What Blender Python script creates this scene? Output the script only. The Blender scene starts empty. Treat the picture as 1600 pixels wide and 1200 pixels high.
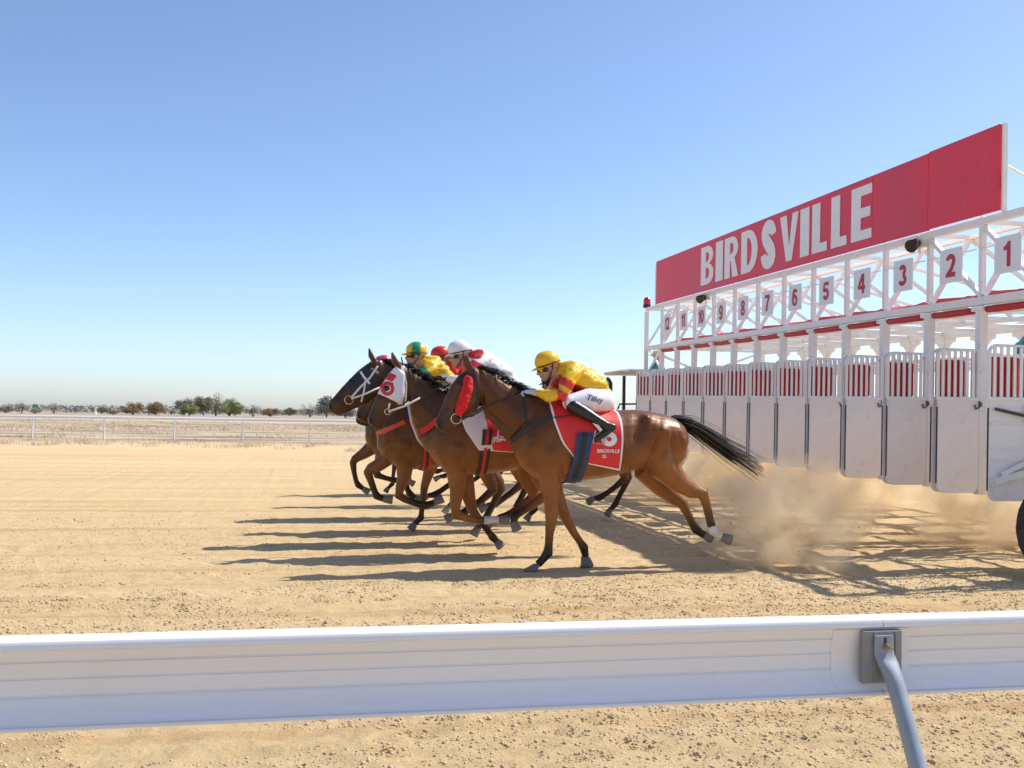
import bpy, bmesh, math, random
import numpy as np
from mathutils import Vector, Matrix
from mathutils.bvhtree import BVHTree

rnd = random.Random(7)
nrs = np.random.RandomState(11)
SC = bpy.context.scene
COL = SC.collection
R = math.radians

# ---------------------------------------------------------------- camera, sky, sun, exposure
CAM_H, YAW, PITCH, ROLL, FPX = 1.48, 10.3, 1.65, 0.95, 1600.0
cam_data = bpy.data.cameras.new('camera')
cam_data.sensor_width = 36.0
cam_data.lens = 36.0
cam_data.clip_start = 0.05
cam_data.clip_end = 20000.0
cam = bpy.data.objects.new('camera', cam_data)
COL.objects.link(cam)
CAM_R = Matrix.Rotation(R(-YAW), 3, 'Z') @ Matrix.Rotation(R(90 + PITCH), 3, 'X') @ Matrix.Rotation(R(ROLL), 3, 'Z')
cam.matrix_world = Matrix.Translation((0, 0, CAM_H)) @ CAM_R.to_4x4()
SC.camera = cam

SUN = Vector((0.82, 0.17, 1.0)).normalized()
SUN_EL = math.asin(SUN.z)
SUN_AZ = math.atan2(SUN.x, SUN.y)
world = bpy.data.worlds.new('World')
SC.world = world
world.use_nodes = True
wn = world.node_tree.nodes
wl = world.node_tree.links
wn.clear()
sky_n = wn.new('ShaderNodeTexSky')
sky_n.sky_type = 'NISHITA'
sky_n.sun_disc = False
sky_n.sun_elevation = SUN_EL
sky_n.sun_rotation = SUN_AZ
sky_n.altitude = 20
sky_n.air_density = 0.75
sky_n.dust_density = 0.75
sky_n.ozone_density = 3.5
bg = wn.new('ShaderNodeBackground')
bg.inputs['Strength'].default_value = 0.15
wo = wn.new('ShaderNodeOutputWorld')
sky_g = wn.new('ShaderNodeMix'); sky_g.data_type = 'RGBA'; sky_g.blend_type = 'MULTIPLY'; sky_g.inputs[0].default_value = 1.0
sky_g.inputs[7].default_value = (1.0, 0.982, 0.985, 1)
wl.new(sky_n.outputs[0], sky_g.inputs[6])
wl.new(sky_g.outputs[2], bg.inputs[0])
wl.new(bg.outputs[0], wo.inputs[0])

sun_data = bpy.data.lights.new('sun', 'SUN')
sun_data.energy = 4.05
sun_data.angle = R(0.53)
sun_data.color = (1.0, 0.945, 0.86)
sun = bpy.data.objects.new('sun', sun_data)
COL.objects.link(sun)
sun.rotation_euler = SUN.to_track_quat('Z', 'Y').to_euler()
sun.location = (20, 6, 30)

SC.view_settings.view_transform = 'Standard'
SC.view_settings.look = 'None'
SC.view_settings.gamma = 1.0
SC.view_settings.use_curve_mapping = False
SC.view_settings.exposure = 0.46
SC.render.engine = 'CYCLES'
SC.cycles.use_denoising = True
SC.cycles.max_bounces = 8
SC.cycles.volume_bounces = 5
SC.cycles.volume_step_rate = 1.0
SC.cycles.transparent_max_bounces = 8

# ---------------------------------------------------------------- pixel -> place
def ray(px, py):
    return (CAM_R @ Vector(((px - 800) / FPX, (600 - py) / FPX, -1.0)))
def on_y(px, py, Y):
    d = ray(px, py)
    k = Y / d.y
    return d.x * k, CAM_H + d.z * k            # X, Z on the vertical plane at Y
def on_ground(px, py, z=0.0):
    d = ray(px, py)
    k = (z - CAM_H) / d.z
    return d.x * k, d.y * k

# ---------------------------------------------------------------- helpers
def tag(o, label=None, cat=None, group=None, kind=None):
    if label: o['label'] = label
    if cat: o['category'] = cat
    if group: o['group'] = group
    if kind: o['kind'] = kind
    return o
def empty(name, loc=(0, 0, 0), rot=(0, 0, 0), parent=None):
    o = bpy.data.objects.new(name, None)
    o.empty_display_size = 0.2
    COL.objects.link(o)
    o.location = loc
    o.rotation_euler = rot
    if parent: o.parent = parent
    return o
def link(name, me, parent=None, loc=None):
    o = bpy.data.objects.new(name, me)
    COL.objects.link(o)
    if parent: o.parent = parent
    if loc is not None: o.location = loc
    return o
def copy_tree(o, parent=None):
    c = o.copy()
    COL.objects.link(c)
    c.parent = parent
    for ch in list(o.children):
        copy_tree(ch, c)
    return c
def fast_mesh(name, V, F, k):
    """V n x 3, F m x k"""
    V = np.asarray(V, dtype=np.float32); F = np.asarray(F, dtype=np.int32)
    me = bpy.data.meshes.new(name)
    me.vertices.add(len(V)); me.vertices.foreach_set('co', V.ravel())
    me.loops.add(F.size); me.loops.foreach_set('vertex_index', F.ravel())
    me.polygons.add(len(F))
    me.polygons.foreach_set('loop_start', np.arange(0, F.size, k, dtype=np.int32))
    me.update(calc_edges=True)
    me.validate()
    return me

class MB:
    """collects shapes, builds ONE mesh object"""
    def __init__(self):
        self.v = []; self.f = []; self.m = []
    def add(self, vs, fs, m=0):
        o = len(self.v)
        self.v += [tuple(p) for p in vs]
        for f in fs:
            self.f.append(tuple(i + o for i in f)); self.m.append(m)
    def box(self, c, s, rot=None, m=0, ch=0.0):
        """c centre, s full size, ch chamfer on the long edges"""
        x, y, z = s[0] / 2, s[1] / 2, s[2] / 2
        if ch <= 0:
            vs = [(-x, -y, -z), (x, -y, -z), (x, y, -z), (-x, y, -z), (-x, -y, z), (x, -y, z), (x, y, z), (-x, y, z)]
            fs = [(0, 3, 2, 1), (4, 5, 6, 7), (0, 1, 5, 4), (1, 2, 6, 5), (2, 3, 7, 6), (3, 0, 4, 7)]
        else:
            vs = []
            for zz, ins in ((-z, ch), (-z + ch, 0), (z - ch, 0), (z, ch)):
                X, Y = x - ins, y - ins
                c2 = ch * 0.7
                vs += [(-X + c2, -Y, zz), (X - c2, -Y, zz), (X, -Y + c2, zz), (X, Y - c2, zz), (X - c2, Y, zz), (-X + c2, Y, zz), (-X, Y - c2, zz), (-X, -Y + c2, zz)]
            fs = [tuple(range(7, -1, -1)), tuple(range(24, 32))]
            for k in range(3):
                for i in range(8):
                    j = (i + 1) % 8
                    fs.append((k * 8 + i, k * 8 + j, k * 8 + 8 + j, k * 8 + 8 + i))
        if rot is not None:
            vs = [rot @ Vector(p) for p in vs]
        self.add([(p[0] + c[0], p[1] + c[1], p[2] + c[2]) for p in vs], fs, m)
    def beam(self, p0, p1, w, h, m=0, up=(0, 0, 1), ch=0.0):
        p0 = Vector(p0); p1 = Vector(p1)
        d = (p1 - p0); L = d.length; d.normalize()
        up = Vector(up)
        if abs(d.dot(up)) > 0.98: up = Vector((1, 0, 0))
        sx = d.cross(up).normalized(); sz = sx.cross(d)
        M = Matrix((sx, d, sz)).transposed()
        self.box((p0 + p1) / 2, (w, L, h), M, m, ch)
    def tube(self, pts, rad, n=10, m=0, caps=True, flat=None):
        pts = [Vector(p) for p in pts]
        if not hasattr(rad, '__len__'): rad = [rad] * len(pts)
        vs = []; prev = None
        for i, p in enumerate(pts):
            a = pts[max(i - 1, 0)]; b = pts[min(i + 1, len(pts) - 1)]
            d = (b - a).normalized()
            if prev is None:
                ref = Vector((0, 0, 1)) if abs(d.z) < 0.9 else Vector((1, 0, 0))
                u = d.cross(ref).normalized()
            else:
                u = (prev - d * prev.dot(d)).normalized()
            prev = u
            w = d.cross(u)
            for k in range(n):
                t = 2 * math.pi * k / n
                vs.append(p + (u * math.cos(t) + w * math.sin(t)) * rad[i])
        fs = []
        for i in range(len(pts) - 1):
            for k in range(n):
                j = (k + 1) % n
                fs.append((i * n + k, i * n + j, i * n + n + j, i * n + n + k))
        if caps:
            fs.append(tuple(range(n - 1, -1, -1)))
            o = (len(pts) - 1) * n
            fs.append(tuple(range(o, o + n)))
        self.add(vs, fs, m)
    def loft(self, st, y=0.0, n=16, m=0, e=2.0):
        """st: list of ((xt,zt),(xb,zb),hw[,dy]); closed lofted body in the XZ plane with half width hw along Y"""
        vs = []
        for s in st:
            (xt, zt), (xb, zb), hw = s[0], s[1], s[2]
            yy = y + (s[3] if len(s) > 3 else 0.0)
            cx, cz = (xt + xb) / 2, (zt + zb) / 2
            vx, vz = (xt - xb) / 2, (zt - zb) / 2
            for k in range(n):
                t = 2 * math.pi * k / n
                c, s_ = math.cos(t), math.sin(t)
                c = math.copysign(abs(c) ** (2 / e), c); s_ = math.copysign(abs(s_) ** (2 / e), s_)
                vs.append((cx + vx * c, yy + hw * s_, cz + vz * c))
        fs = []
        N = len(st)
        for i in range(N - 1):
            for k in range(n):
                j = (k + 1) % n
                fs.append((i * n + k, i * n + j, i * n + n + j, i * n + n + k))
        fs.append(tuple(range(n - 1, -1, -1)))
        fs.append(tuple(range((N - 1) * n, N * n)))
        self.add(vs, fs, m)
    def limb(self, pts, rad, ky=1.0, n=12, m=0):
        """pts 3D, rad per point: lofted tube with round ends"""
        pts = [Vector(p) for p in pts]
        d0 = (pts[0] - pts[1]).normalized(); d1 = (pts[-1] - pts[-2]).normalized()
        P = [pts[0] + d0 * rad[0] * 0.85, pts[0] + d0 * rad[0] * 0.5] + pts + [pts[-1] + d1 * rad[-1] * 0.5, pts[-1] + d1 * rad[-1] * 0.85]
        Q = [rad[0] * 0.5, rad[0] * 0.86] + list(rad) + [rad[-1] * 0.86, rad[-1] * 0.5]
        self.tube(P, Q, n, m)
    def ball(self, c, r, n=12, m=0, rot=None):
        rx, ry, rz = r if hasattr(r, '__len__') else (r, r, r)
        vs = []; k = n // 2
        for i in range(1, k):
            a = math.pi * i / k
            for j in range(n):
                b = 2 * math.pi * j / n
                p = Vector((rx * math.sin(a) * math.cos(b), ry * math.sin(a) * math.sin(b), rz * math.cos(a)))
                if rot is not None: p = rot @ p
                vs.append((c[0] + p.x, c[1] + p.y, c[2] + p.z))
        top = Vector((0, 0, rz)); bot = Vector((0, 0, -rz))
        if rot is not None: top = rot @ top; bot = rot @ bot
        vs.append((c[0] + top.x, c[1] + top.y, c[2] + top.z)); vs.append((c[0] + bot.x, c[1] + bot.y, c[2] + bot.z))
        T = len(vs) - 2; B = T + 1
        fs = []
        for j in range(n):
            fs.append((T, j, (j + 1) % n)); o = (k - 2) * n
            fs.append((B, o + (j + 1) % n, o + j))
            for i in range(k - 2):
                fs.append((i * n + j, i * n + n + j, i * n + n + (j + 1) % n, i * n + (j + 1) % n))
        self.add(vs, fs, m)
    def mesh(self, name, mats, smooth=False):
        me = bpy.data.meshes.new(name)
        me.from_pydata(self.v, [], self.f)
        if not isinstance(mats, (list, tuple)): mats = [mats]
        for mt in mats: me.materials.append(mt)
        if len(mats) > 1: me.polygons.foreach_set('material_index', self.m)
        if smooth: me.polygons.foreach_set('use_smooth', [True] * len(me.polygons))
        me.update()
        return me
    def build(self, name, mats, parent=None, smooth=False, loc=None):
        return link(name, self.mesh(name, mats, smooth), parent, loc)

def remeshed(mb, name, voxel, smooth_it=4, fac=0.5):
    me = mb.mesh(name, [])
    bm = bmesh.new(); bm.from_mesh(me)
    bmesh.ops.recalc_face_normals(bm, faces=bm.faces)
    bm.to_mesh(me); bm.free()
    o = bpy.data.objects.new('tmp', me); COL.objects.link(o)
    r = o.modifiers.new('r', 'REMESH'); r.mode = 'VOXEL'; r.voxel_size = voxel; r.adaptivity = 0
    if smooth_it:
        s = o.modifiers.new('s', 'SMOOTH'); s.factor = fac; s.iterations = smooth_it
    dg = bpy.context.evaluated_depsgraph_get()
    new = bpy.data.meshes.new_from_object(o.evaluated_get(dg))
    new.name = name
    bpy.data.objects.remove(o); bpy.data.meshes.remove(me)
    new.polygons.foreach_set('use_smooth', [True] * len(new.polygons))
    return new
def coords(me):
    a = np.empty(len(me.vertices) * 3, dtype=np.float32); me.vertices.foreach_get('co', a)
    return a.reshape(-1, 3)
def normals(me):
    a = np.empty(len(me.vertices) * 3, dtype=np.float32); me.vertices.foreach_get('normal', a)
    return a.reshape(-1, 3)
def set_coords(me, a):
    me.vertices.foreach_set('co', np.asarray(a, dtype=np.float32).ravel()); me.update()
def set_color(me, c, name='tint'):
    at = me.color_attributes.new(name, 'FLOAT_COLOR', 'POINT')
    c4 = np.ones((len(c), 4), dtype=np.float32); c4[:, :3] = c
    at.data.foreach_set('color', c4.ravel())
def bvh_of(me):
    V = coords(me)
    return BVHTree.FromPolygons([Vector(v) for v in V], [tuple(p.vertices) for p in me.polygons])

# cheap lattice noise in numpy
_T = nrs.rand(64, 64, 64).astype(np.float32)
def vnoise(P, s):
    P = np.asarray(P, dtype=np.float64) * s + 1000.0
    i = np.floor(P).astype(int); f = P - i; f = f * f * (3 - 2 * f)
    i %= 64; j = (i + 1) % 64
    def g(a, b, c): return _T[a, b, c]
    x0, y0, z0 = i.T; x1, y1, z1 = j.T; fx, fy, fz = f.T
    return (((g(x0, y0, z0) * (1 - fx) + g(x1, y0, z0) * fx) * (1 - fy) + (g(x0, y1, z0) * (1 - fx) + g(x1, y1, z0) * fx) * fy) * (1 - fz)
            + ((g(x0, y0, z1) * (1 - fx) + g(x1, y0, z1) * fx) * (1 - fy) + (g(x0, y1, z1) * (1 - fx) + g(x1, y1, z1) * fx) * fy) * fz) - 0.5

# ---------------------------------------------------------------- materials
class NT:
    def __init__(self, name):
        self.mat = bpy.data.materials.new(name); self.mat.use_nodes = True
        self.t = self.mat.node_tree; self.t.nodes.clear()
        self.out = self.t.nodes.new('ShaderNodeOutputMaterial')
    def n(self, typ, **kw):
        nd = self.t.nodes.new(typ)
        for k, v in kw.items():
            if k.startswith('_'): setattr(nd, k[1:], v)
            else: nd.inputs[k.replace('__', ' ')].default_value = v
        return nd
    def l(self, a, b): self.t.links.new(a, b)
    def bsdf(self, col=(0.5, 0.5, 0.5), rough=0.5, metal=0.0, spec=0.5):
        b = self.n('ShaderNodeBsdfPrincipled')
        b.inputs['Base Color'].default_value = (*col, 1); b.inputs['Roughness'].default_value = rough
        b.inputs['Metallic'].default_value = metal; b.inputs['Specular IOR Level'].default_value = spec
        self.l(b.outputs[0], self.out.inputs[0])
        return b
    def noise(self, scale, detail=4, rough=0.6, vec=None, mapscale=None):
        tc = self.n('ShaderNodeTexCoord'); src = tc.outputs['Object'] if vec is None else vec
        if mapscale:
            mp = self.n('ShaderNodeMapping'); mp.inputs['Scale'].default_value = mapscale
            self.l(src, mp.inputs[0]); src = mp.outputs[0]
        nz = self.n('ShaderNodeTexNoise'); nz.inputs['Scale'].default_value = scale
        nz.inputs['Detail'].default_value = detail; nz.inputs['Roughness'].default_value = rough
        self.l(src, nz.inputs['Vector'])
        return nz.outputs['Fac']
    def ramp(self, fac, stops):
        r = self.n('ShaderNodeValToRGB')
        el = r.color_ramp.elements
        while len(el) > 1: el.remove(el[-1])
        for i, (p, c) in enumerate(stops):
            e = el[0] if i == 0 else el.new(p)
            e.position = p; e.color = (*c, 1) if len(c) == 3 else c
        self.l(fac, r.inputs[0])
        return r.outputs[0]
    def mix(self, fac, a, b, mode='MIX'):
        m = self.n('ShaderNodeMix'); m.data_type = 'RGBA'; m.blend_type = mode
        for val, idx in ((fac, 0), (a, 6), (b, 7)):
            if isinstance(val, (int, float)): m.inputs[idx].default_value = val
            elif isinstance(val, tuple): m.inputs[idx].default_value = (*val, 1)
            else: self.l(val, m.inputs[idx])
        return m.outputs[2]
    def math(self, op, a, b=0.0, c=None, clamp=False):
        m = self.n('ShaderNodeMath'); m.operation = op; m.use_clamp = clamp
        for i, val in enumerate((a, b) if c is None else (a, b, c)):
            if isinstance(val, (int, float)): m.inputs[i].default_value = val
            else: self.l(val, m.inputs[i])
        return m.outputs[0]
    def bump(self, b, h, strength=0.3, dist=0.01, normal=None):
        bp = self.n('ShaderNodeBump'); bp.inputs['Strength'].default_value = strength; bp.inputs['Distance'].default_value = dist
        self.l(h, bp.inputs['Height'])
        if normal is not None: self.l(normal, bp.inputs['Normal'])
        if b is not None: self.l(bp.outputs[0], b.inputs['Normal'])
        return bp.outputs[0]

def plain(name, col, rough=0.5, metal=0.0, var=0.18, scale=6.0, bump=0.0, bscale=60.0, spec=0.5, dirt=None):
    t = NT(name); b = t.bsdf(col, rough, metal, spec)
    f = t.noise(scale, 5)
    d = tuple(c * (1 - var) for c in col); e = tuple(min(1, c * (1 + var)) for c in col)
    c = t.ramp(f, [(0.3, d), (0.7, e)])
    if dirt:
        f2 = t.noise(scale * 3.1, 6, 0.7)
        m = t.ramp(f2, [(0.56, (0, 0, 0)), (0.72, (dirt[1],) * 3)])
        c = t.mix(m, c, dirt[0])
    t.l(c, b.inputs['Base Color'])
    r = t.ramp(f, [(0.3, (rough * 0.85,) * 3), (0.7, (min(1, rough * 1.15),) * 3)])
    t.l(r, b.inputs['Roughness'])
    if bump: t.bump(b, t.noise(bscale, 4), bump, 0.004)
    return t.mat
def tinted(name, rough=0.5, var=0.12, scale=9.0, bump=0.0, bscale=40, sheen=0.0, spec=0.5, stretch=None, bdist=0.01, tint=None, mid=0):
    """colour from the mesh's own tint attribute (coat markings, silks)"""
    t = NT(name); b = t.bsdf((0.5,) * 3, rough, 0, spec)
    a = t.n('ShaderNodeVertexColor'); a.layer_name = 'tint'
    f = t.noise(scale, 5, mapscale=stretch)
    g = t.ramp(f, [(0.3, (1 - var,) * 3), (0.7, (1 + var,) * 3)])
    t.l(t.mix(1.0, a.outputs[0], g, 'MULTIPLY'), b.inputs['Base Color'])
    if tint: b.inputs['Specular Tint'].default_value = (*tint, 1)
    h0 = t.bump(None, t.noise(13.0, 3, mapscale=(1.0, 1.0, .55)), mid, 0.02) if mid else None
    if sheen: b.inputs['Sheen Weight'].default_value = sheen; b.inputs['Sheen Roughness'].default_value = 0.4
    if bump: t.bump(b, t.noise(bscale, 4, mapscale=stretch), bump, bdist, h0)
    return t.mat

M = {}
M['white'] = plain('white_paint', (0.85, 0.83, 0.80), 0.42, var=0.05, scale=2.5, dirt=((0.52, 0.42, 0.32), 0.35))
M['panel'] = plain('dusty_white_paint', (0.87, 0.82, 0.79), 0.5, var=0.05, scale=1.6, dirt=((0.52, 0.39, 0.27), 0.42), bump=0.04, bscale=9)
M['red_sign'] = plain('red_sign_paint', (0.76, 0.028, 0.060), 0.45, var=0.10, scale=0.9, bump=0.12, bscale=2.5, dirt=((0.62, 0.15, 0.13), 0.30))
M['letter'] = plain('sign_letter_white', (0.86, 0.85, 0.86), 0.5, var=0.04, dirt=((0.6, 0.5, 0.45), 0.2))
M['plate'] = plain('number_plate_white', (0.83, 0.83, 0.85), 0.45, var=0.03, scale=3)
M['digit'] = plain('red_numeral', (0.50, 0.02, 0.035), 0.5, var=0.05)
M['pad'] = plain('red_vinyl_pad', (0.52, 0.018, 0.022), 0.5, var=0.12, scale=5, bump=0.2, bscale=14)
M['steel'] = plain('dark_steel', (0.10, 0.095, 0.09), 0.5, metal=0.6, var=0.3, scale=20, dirt=((0.25, 0.13, 0.06), 0.5))
M['galv'] = plain('galvanised_steel', (0.27, 0.27, 0.275), 0.55, metal=0.35, var=0.14, scale=35, bump=0.1, bscale=120, dirt=((0.38, 0.32, 0.27), 0.35))
M['post'] = plain('grey_painted_tube', (0.30, 0.34, 0.39), 0.5, metal=0.15, var=0.08, scale=20, bump=0.06, bscale=150, dirt=((0.45, 0.40, 0.35), 0.3))
M['brass'] = plain('zinc_bolt', (0.45, 0.36, 0.22), 0.45, metal=0.7, var=0.3, scale=60)
M['rail'] = plain('white_rail_enamel', (0.82, 0.815, 0.82), 0.2, var=0.025, scale=1.3, dirt=((0.62, 0.55, 0.46), 0.18), spec=0.6)
M['black'] = plain('black_plastic', (0.018, 0.018, 0.02), 0.5, var=0.2)
M['rubber'] = plain('black_rubber', (0.028, 0.027, 0.026), 0.8, var=0.3, scale=15, dirt=((0.25, 0.18, 0.11), 0.5))
M['beacon'] = plain('red_beacon_glass', (0.65, 0.01, 0.03), 0.15, var=0.1)
M['leather'] = plain('black_leather', (0.016, 0.014, 0.013), 0.28, var=0.25, scale=18, bump=0.12, bscale=60)
M['strap_black'] = plain('black_webbing', (0.018, 0.017, 0.018), 0.55, var=0.2)
M['strap_red'] = plain('red_webbing', (0.55, 0.015, 0.02), 0.55, var=0.12, scale=25)
M['strap_orange'] = plain('orange_red_webbing', (0.65, 0.07, 0.02), 0.55, var=0.12, scale=25)
M['strap_white'] = plain('white_webbing', (0.75, 0.72, 0.68), 0.55, var=0.1, scale=25)
M['strap_blue'] = plain('navy_elastic', (0.018, 0.045, 0.13), 0.6, var=0.2, scale=30)
M['metal'] = plain('bit_metal', (0.6, 0.56, 0.5), 0.25, metal=0.9, var=0.1)
M['fleece'] = plain('red_sheepskin', (0.62, 0.012, 0.02), 0.95, var=0.25, scale=40, bump=1.0, bscale=120)
M['cloth_red'] = plain('red_saddlecloth', (0.70, 0.022, 0.018), 0.5, var=0.1, scale=8, bump=0.35, bscale=10)
M['cloth_white'] = plain('white_trim', (0.8, 0.77, 0.76), 0.6, var=0.05)
M['cloth_pink'] = plain('pale_cloth', (0.74, 0.66, 0.68), 0.6, var=0.05, bump=0.3, bscale=10)
M['print_white'] = plain('white_print', (0.82, 0.80, 0.80), 0.6, var=0.03)
M['print_blue'] = plain('blue_print', (0.03, 0.05, 0.18), 0.6, var=0.1)
M['hood_white'] = plain('white_hood_cloth', (0.76, 0.74, 0.78), 0.6, var=0.06, scale=20, bump=0.3, bscale=40)
M['hood_dark'] = plain('black_hood_cloth', (0.02, 0.022, 0.03), 0.6, var=0.2, scale=20, bump=0.3, bscale=40)
M['hood_red'] = plain('red_hood_cloth', (0.62, 0.03, 0.03), 0.55, var=0.1)
M['eye'] = plain('dark_eye', (0.012, 0.007, 0.005), 0.06, var=0.1)
M['nostril'] = plain('dark_nostril', (0.008, 0.006, 0.006), 0.7, var=0.1)
M['hoof'] = plain('horn_hoof', (0.17, 0.145, 0.125), 0.6, var=0.25, scale=20, bump=0.2, bscale=60, dirt=((0.42, 0.31, 0.2), 0.6))
M['hair'] = plain('black_horse_hair', (0.022, 0.016, 0.013), 0.40, var=0.35, scale=12)
M['coat'] = tinted('horse_coat', 0.41, var=0.20, scale=5, bump=0.12, bscale=90, sheen=0.0, spec=0.6, bdist=0.003, tint=(1.0, .70, .47), mid=.22)
M['silk'] = tinted('racing_silk', 0.34, var=0.06, scale=7, bump=0.25, bscale=11, stretch=(1.0, 1.0, 1.6), bdist=0.02)
M['breeches'] = plain('white_breeches', (0.80, 0.78, 0.82), 0.5, var=0.03, bump=0.25, bscale=14)
M['skin'] = tinted('skin', 0.5, var=0.08, scale=12)
M['lens_y'] = plain('amber_goggle_lens', (0.85, 0.55, 0.03), 0.08, var=0.05)
M['lens_r'] = plain('red_goggle_lens', (0.35, 0.03, 0.02), 0.08, var=0.05)
M['glove_blue'] = plain('pale_blue_glove', (0.36, 0.50, 0.68), 0.5, var=0.15, scale=20, bump=0.3)
M['glove_black'] = plain('black_glove', (0.02, 0.02, 0.022), 0.5, var=0.15, bump=0.3)
M['bark'] = plain('dry_bark', (0.13, 0.10, 0.08), 0.9, var=0.3, scale=4)
def leafmat(name, c1, c2):
    t = NT(name); b = t.bsdf(c1, 0.7, 0, 0.25)
    oi = t.n('ShaderNodeObjectInfo')
    f = t.noise(1.2, 3)
    c = t.ramp(f, [(0.3, c1), (0.7, c2)])
    t.l(c, b.inputs['Base Color'])
    return t.mat
M['leaf_olive'] = leafmat('olive_leaves', (0.17, 0.155, 0.09), (0.27, 0.235, 0.14))
M['leaf_grey'] = leafmat('grey_leaves', (0.22, 0.195, 0.155), (0.34, 0.30, 0.235))
M['leaf_green'] = leafmat('green_leaves', (0.18, 0.22, 0.075), (0.33, 0.34, 0.14))
M['leaf_rust'] = leafmat('rusty_leaves', (0.26, 0.165, 0.09), (0.35, 0.24, 0.14))
M['leaf_far'] = leafmat('far_scrub_leaves', (0.26, 0.25, 0.22), (0.36, 0.335, 0.28))
M['drygrass'] = leafmat('dry_grass', (0.47, 0.38, 0.24), (0.60, 0.50, 0.33))
M['clod'] = plain('dry_dirt_clod', (0.53, 0.385, 0.225), 0.95, var=0.3, scale=3, bump=0.3, bscale=150)
# ---------------------------------------------------------------- ground
def grid_axis(a, b, step, far, grow=1.12, cap=120.0):
    xs = list(np.arange(a, b, step)); lo = []; s = step; x = a
    while x > far[0]:
        s = min(s * grow, cap); x -= s; lo.append(x)
    s = step; x = xs[-1]; hi = []
    while x < far[1]:
        s = min(s * grow, cap); x += s; hi.append(x)
    return np.array(lo[::-1] + xs + hi)
gx = grid_axis(-6.5, 11.0, 0.04, (-4000, 4000))
gy = grid_axis(3.2, 13.0, 0.035, (-60, 5000))
GX, GY = np.meshgrid(gx, gy)
def ground_h(x, y):
    P = np.stack([x, y, np.zeros_like(x)], 1)
    S = P.copy(); S[:, 0] *= 0.12
    h = 0.010 * vnoise(S, 2.2) + 0.012 * vnoise(S + 7, 5.0)
    h += 0.010 * vnoise(P, 1.4) + 0.014 * vnoise(P, 4.5) + 0.013 * vnoise(P + 3, 11.0)
    track = np.clip((38 - y) / 6, 0, 1)
    S2 = P.copy(); S2[:, 0] *= 0.05
    h += 0.013 * vnoise(S2 + 5, 8.0)
    h *= 0.35 + 0.65 * track
    near = np.clip((7.6 - y) / 1.5, 0, 1)
    h *= 1 + 0.5 * near
    return h - 0.012
V = np.stack([GX.ravel(), GY.ravel(), np.zeros(GX.size)], 1)
V[:, 2] = ground_h(V[:, 0], V[:, 1])
nx, ny = len(gx), len(gy)
HZ = V[:, 2].reshape(ny, nx)
for _ in range(1500):      # hoof prints with a pushed-up rim
    px_, py_ = nrs.uniform(-6.3, 10.5), 3.4 + 9.4 * nrs.rand()
    i0, i1 = np.searchsorted(gx, (px_ - .2, px_ + .2)); j0, j1 = np.searchsorted(gy, (py_ - .2, py_ + .2))
    dd = ((gx[None, i0:i1] - px_) / 1.25) ** 2 + (gy[j0:j1, None] - py_) ** 2; rr_ = nrs.uniform(.045, .075); k_ = nrs.uniform(.4, 1.0)
    HZ[j0:j1, i0:i1] += k_ * (-.012 * np.exp(-dd / rr_ ** 2) + .006 * np.exp(-(np.sqrt(dd) - 1.7 * rr_) ** 2 / (.35 * rr_) ** 2))
V[:, 2] = HZ.ravel()
ii = (np.arange(ny - 1)[:, None] * nx + np.arange(nx - 1)[None, :]).ravel()
ground_me = fast_mesh('ground', V, np.stack([ii, ii + 1, ii + nx + 1, ii + nx], 1), 4)
ground_me.polygons.foreach_set('use_smooth', [True] * len(ground_me.polygons))
ground = link('ground', ground_me)
tag(ground, 'sandy dirt racetrack with furrows and clods running to the scrub', kind='structure')

t = NT('track_dirt'); b = t.bsdf((0.45, 0.31, 0.17), 0.95, 0, 0.15)
tc = t.n('ShaderNodeTexCoord'); sep = t.n('ShaderNodeSeparateXYZ'); t.l(tc.outputs['Object'], sep.inputs[0])
yy = sep.outputs['Y']
wob = t.noise(0.05, 4)
yw = t.math('ADD', yy, t.math('MULTIPLY', t.math('SUBTRACT', wob, 0.5), 14.0))
fine = t.noise(9.0, 8, 0.72)
med = t.noise(0.9, 6, 0.6)
streak = t.noise(1.0, 5, 0.65, mapscale=(0.035, 0.9, 1))
streak2 = t.noise(1.0, 4, 0.6, mapscale=(0.09, 3.2, 1))
sand = t.ramp(fine, [(0.25, (0.50, 0.347, 0.170)), (0.5, (0.62, 0.447, 0.232)), (0.75, (0.69, 0.517, 0.29))])
sand = t.mix(t.ramp(med, [(0.35, (0, 0, 0)), (0.7, (0.5,) * 3)]), sand, (0.65, 0.482, 0.27))
sand = t.mix(t.ramp(streak, [(0.50, (0, 0, 0)), (0.68, (0.75,) * 3)]), sand, (0.70, 0.532, 0.305))
sand = t.mix(t.ramp(streak2, [(0.52, (0, 0, 0)), (0.66, (0.8,) * 3)]), sand, (0.53, 0.335, 0.155))
spk = t.n('ShaderNodeTexVoronoi'); spk.inputs['Scale'].default_value = 13.0; t.l(tc.outputs['Object'], spk.inputs['Vector'])
spm = t.math('MULTIPLY', t.ramp(spk.outputs['Distance'], [(0.06, (1,) * 3), (0.16, (0,) * 3)]), t.ramp(t.noise(1.3, 4), [(0.48, (0,) * 3), (0.62, (0.75,) * 3)]))
sand = t.mix(spm, sand, (0.36, 0.245, 0.135))
pale = t.ramp(t.math('DIVIDE', yw, 60.0), [(0.40, (0, 0, 0)), (0.47, (0.25,) * 3), (0.54, (0.0,) * 3), (0.68, (0.4,) * 3)])
sand = t.mix(pale, sand, (0.69, 0.54, 0.325))
gr1 = t.noise(0.35, 8, 0.75, mapscale=(0.35, 1.0, 1))
infield = t.ramp(gr1, [(0.38, (0.20, 0.155, 0.115)), (0.49, (0.41, 0.32, 0.215)), (0.60, (0.60, 0.475, 0.31))])
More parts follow.
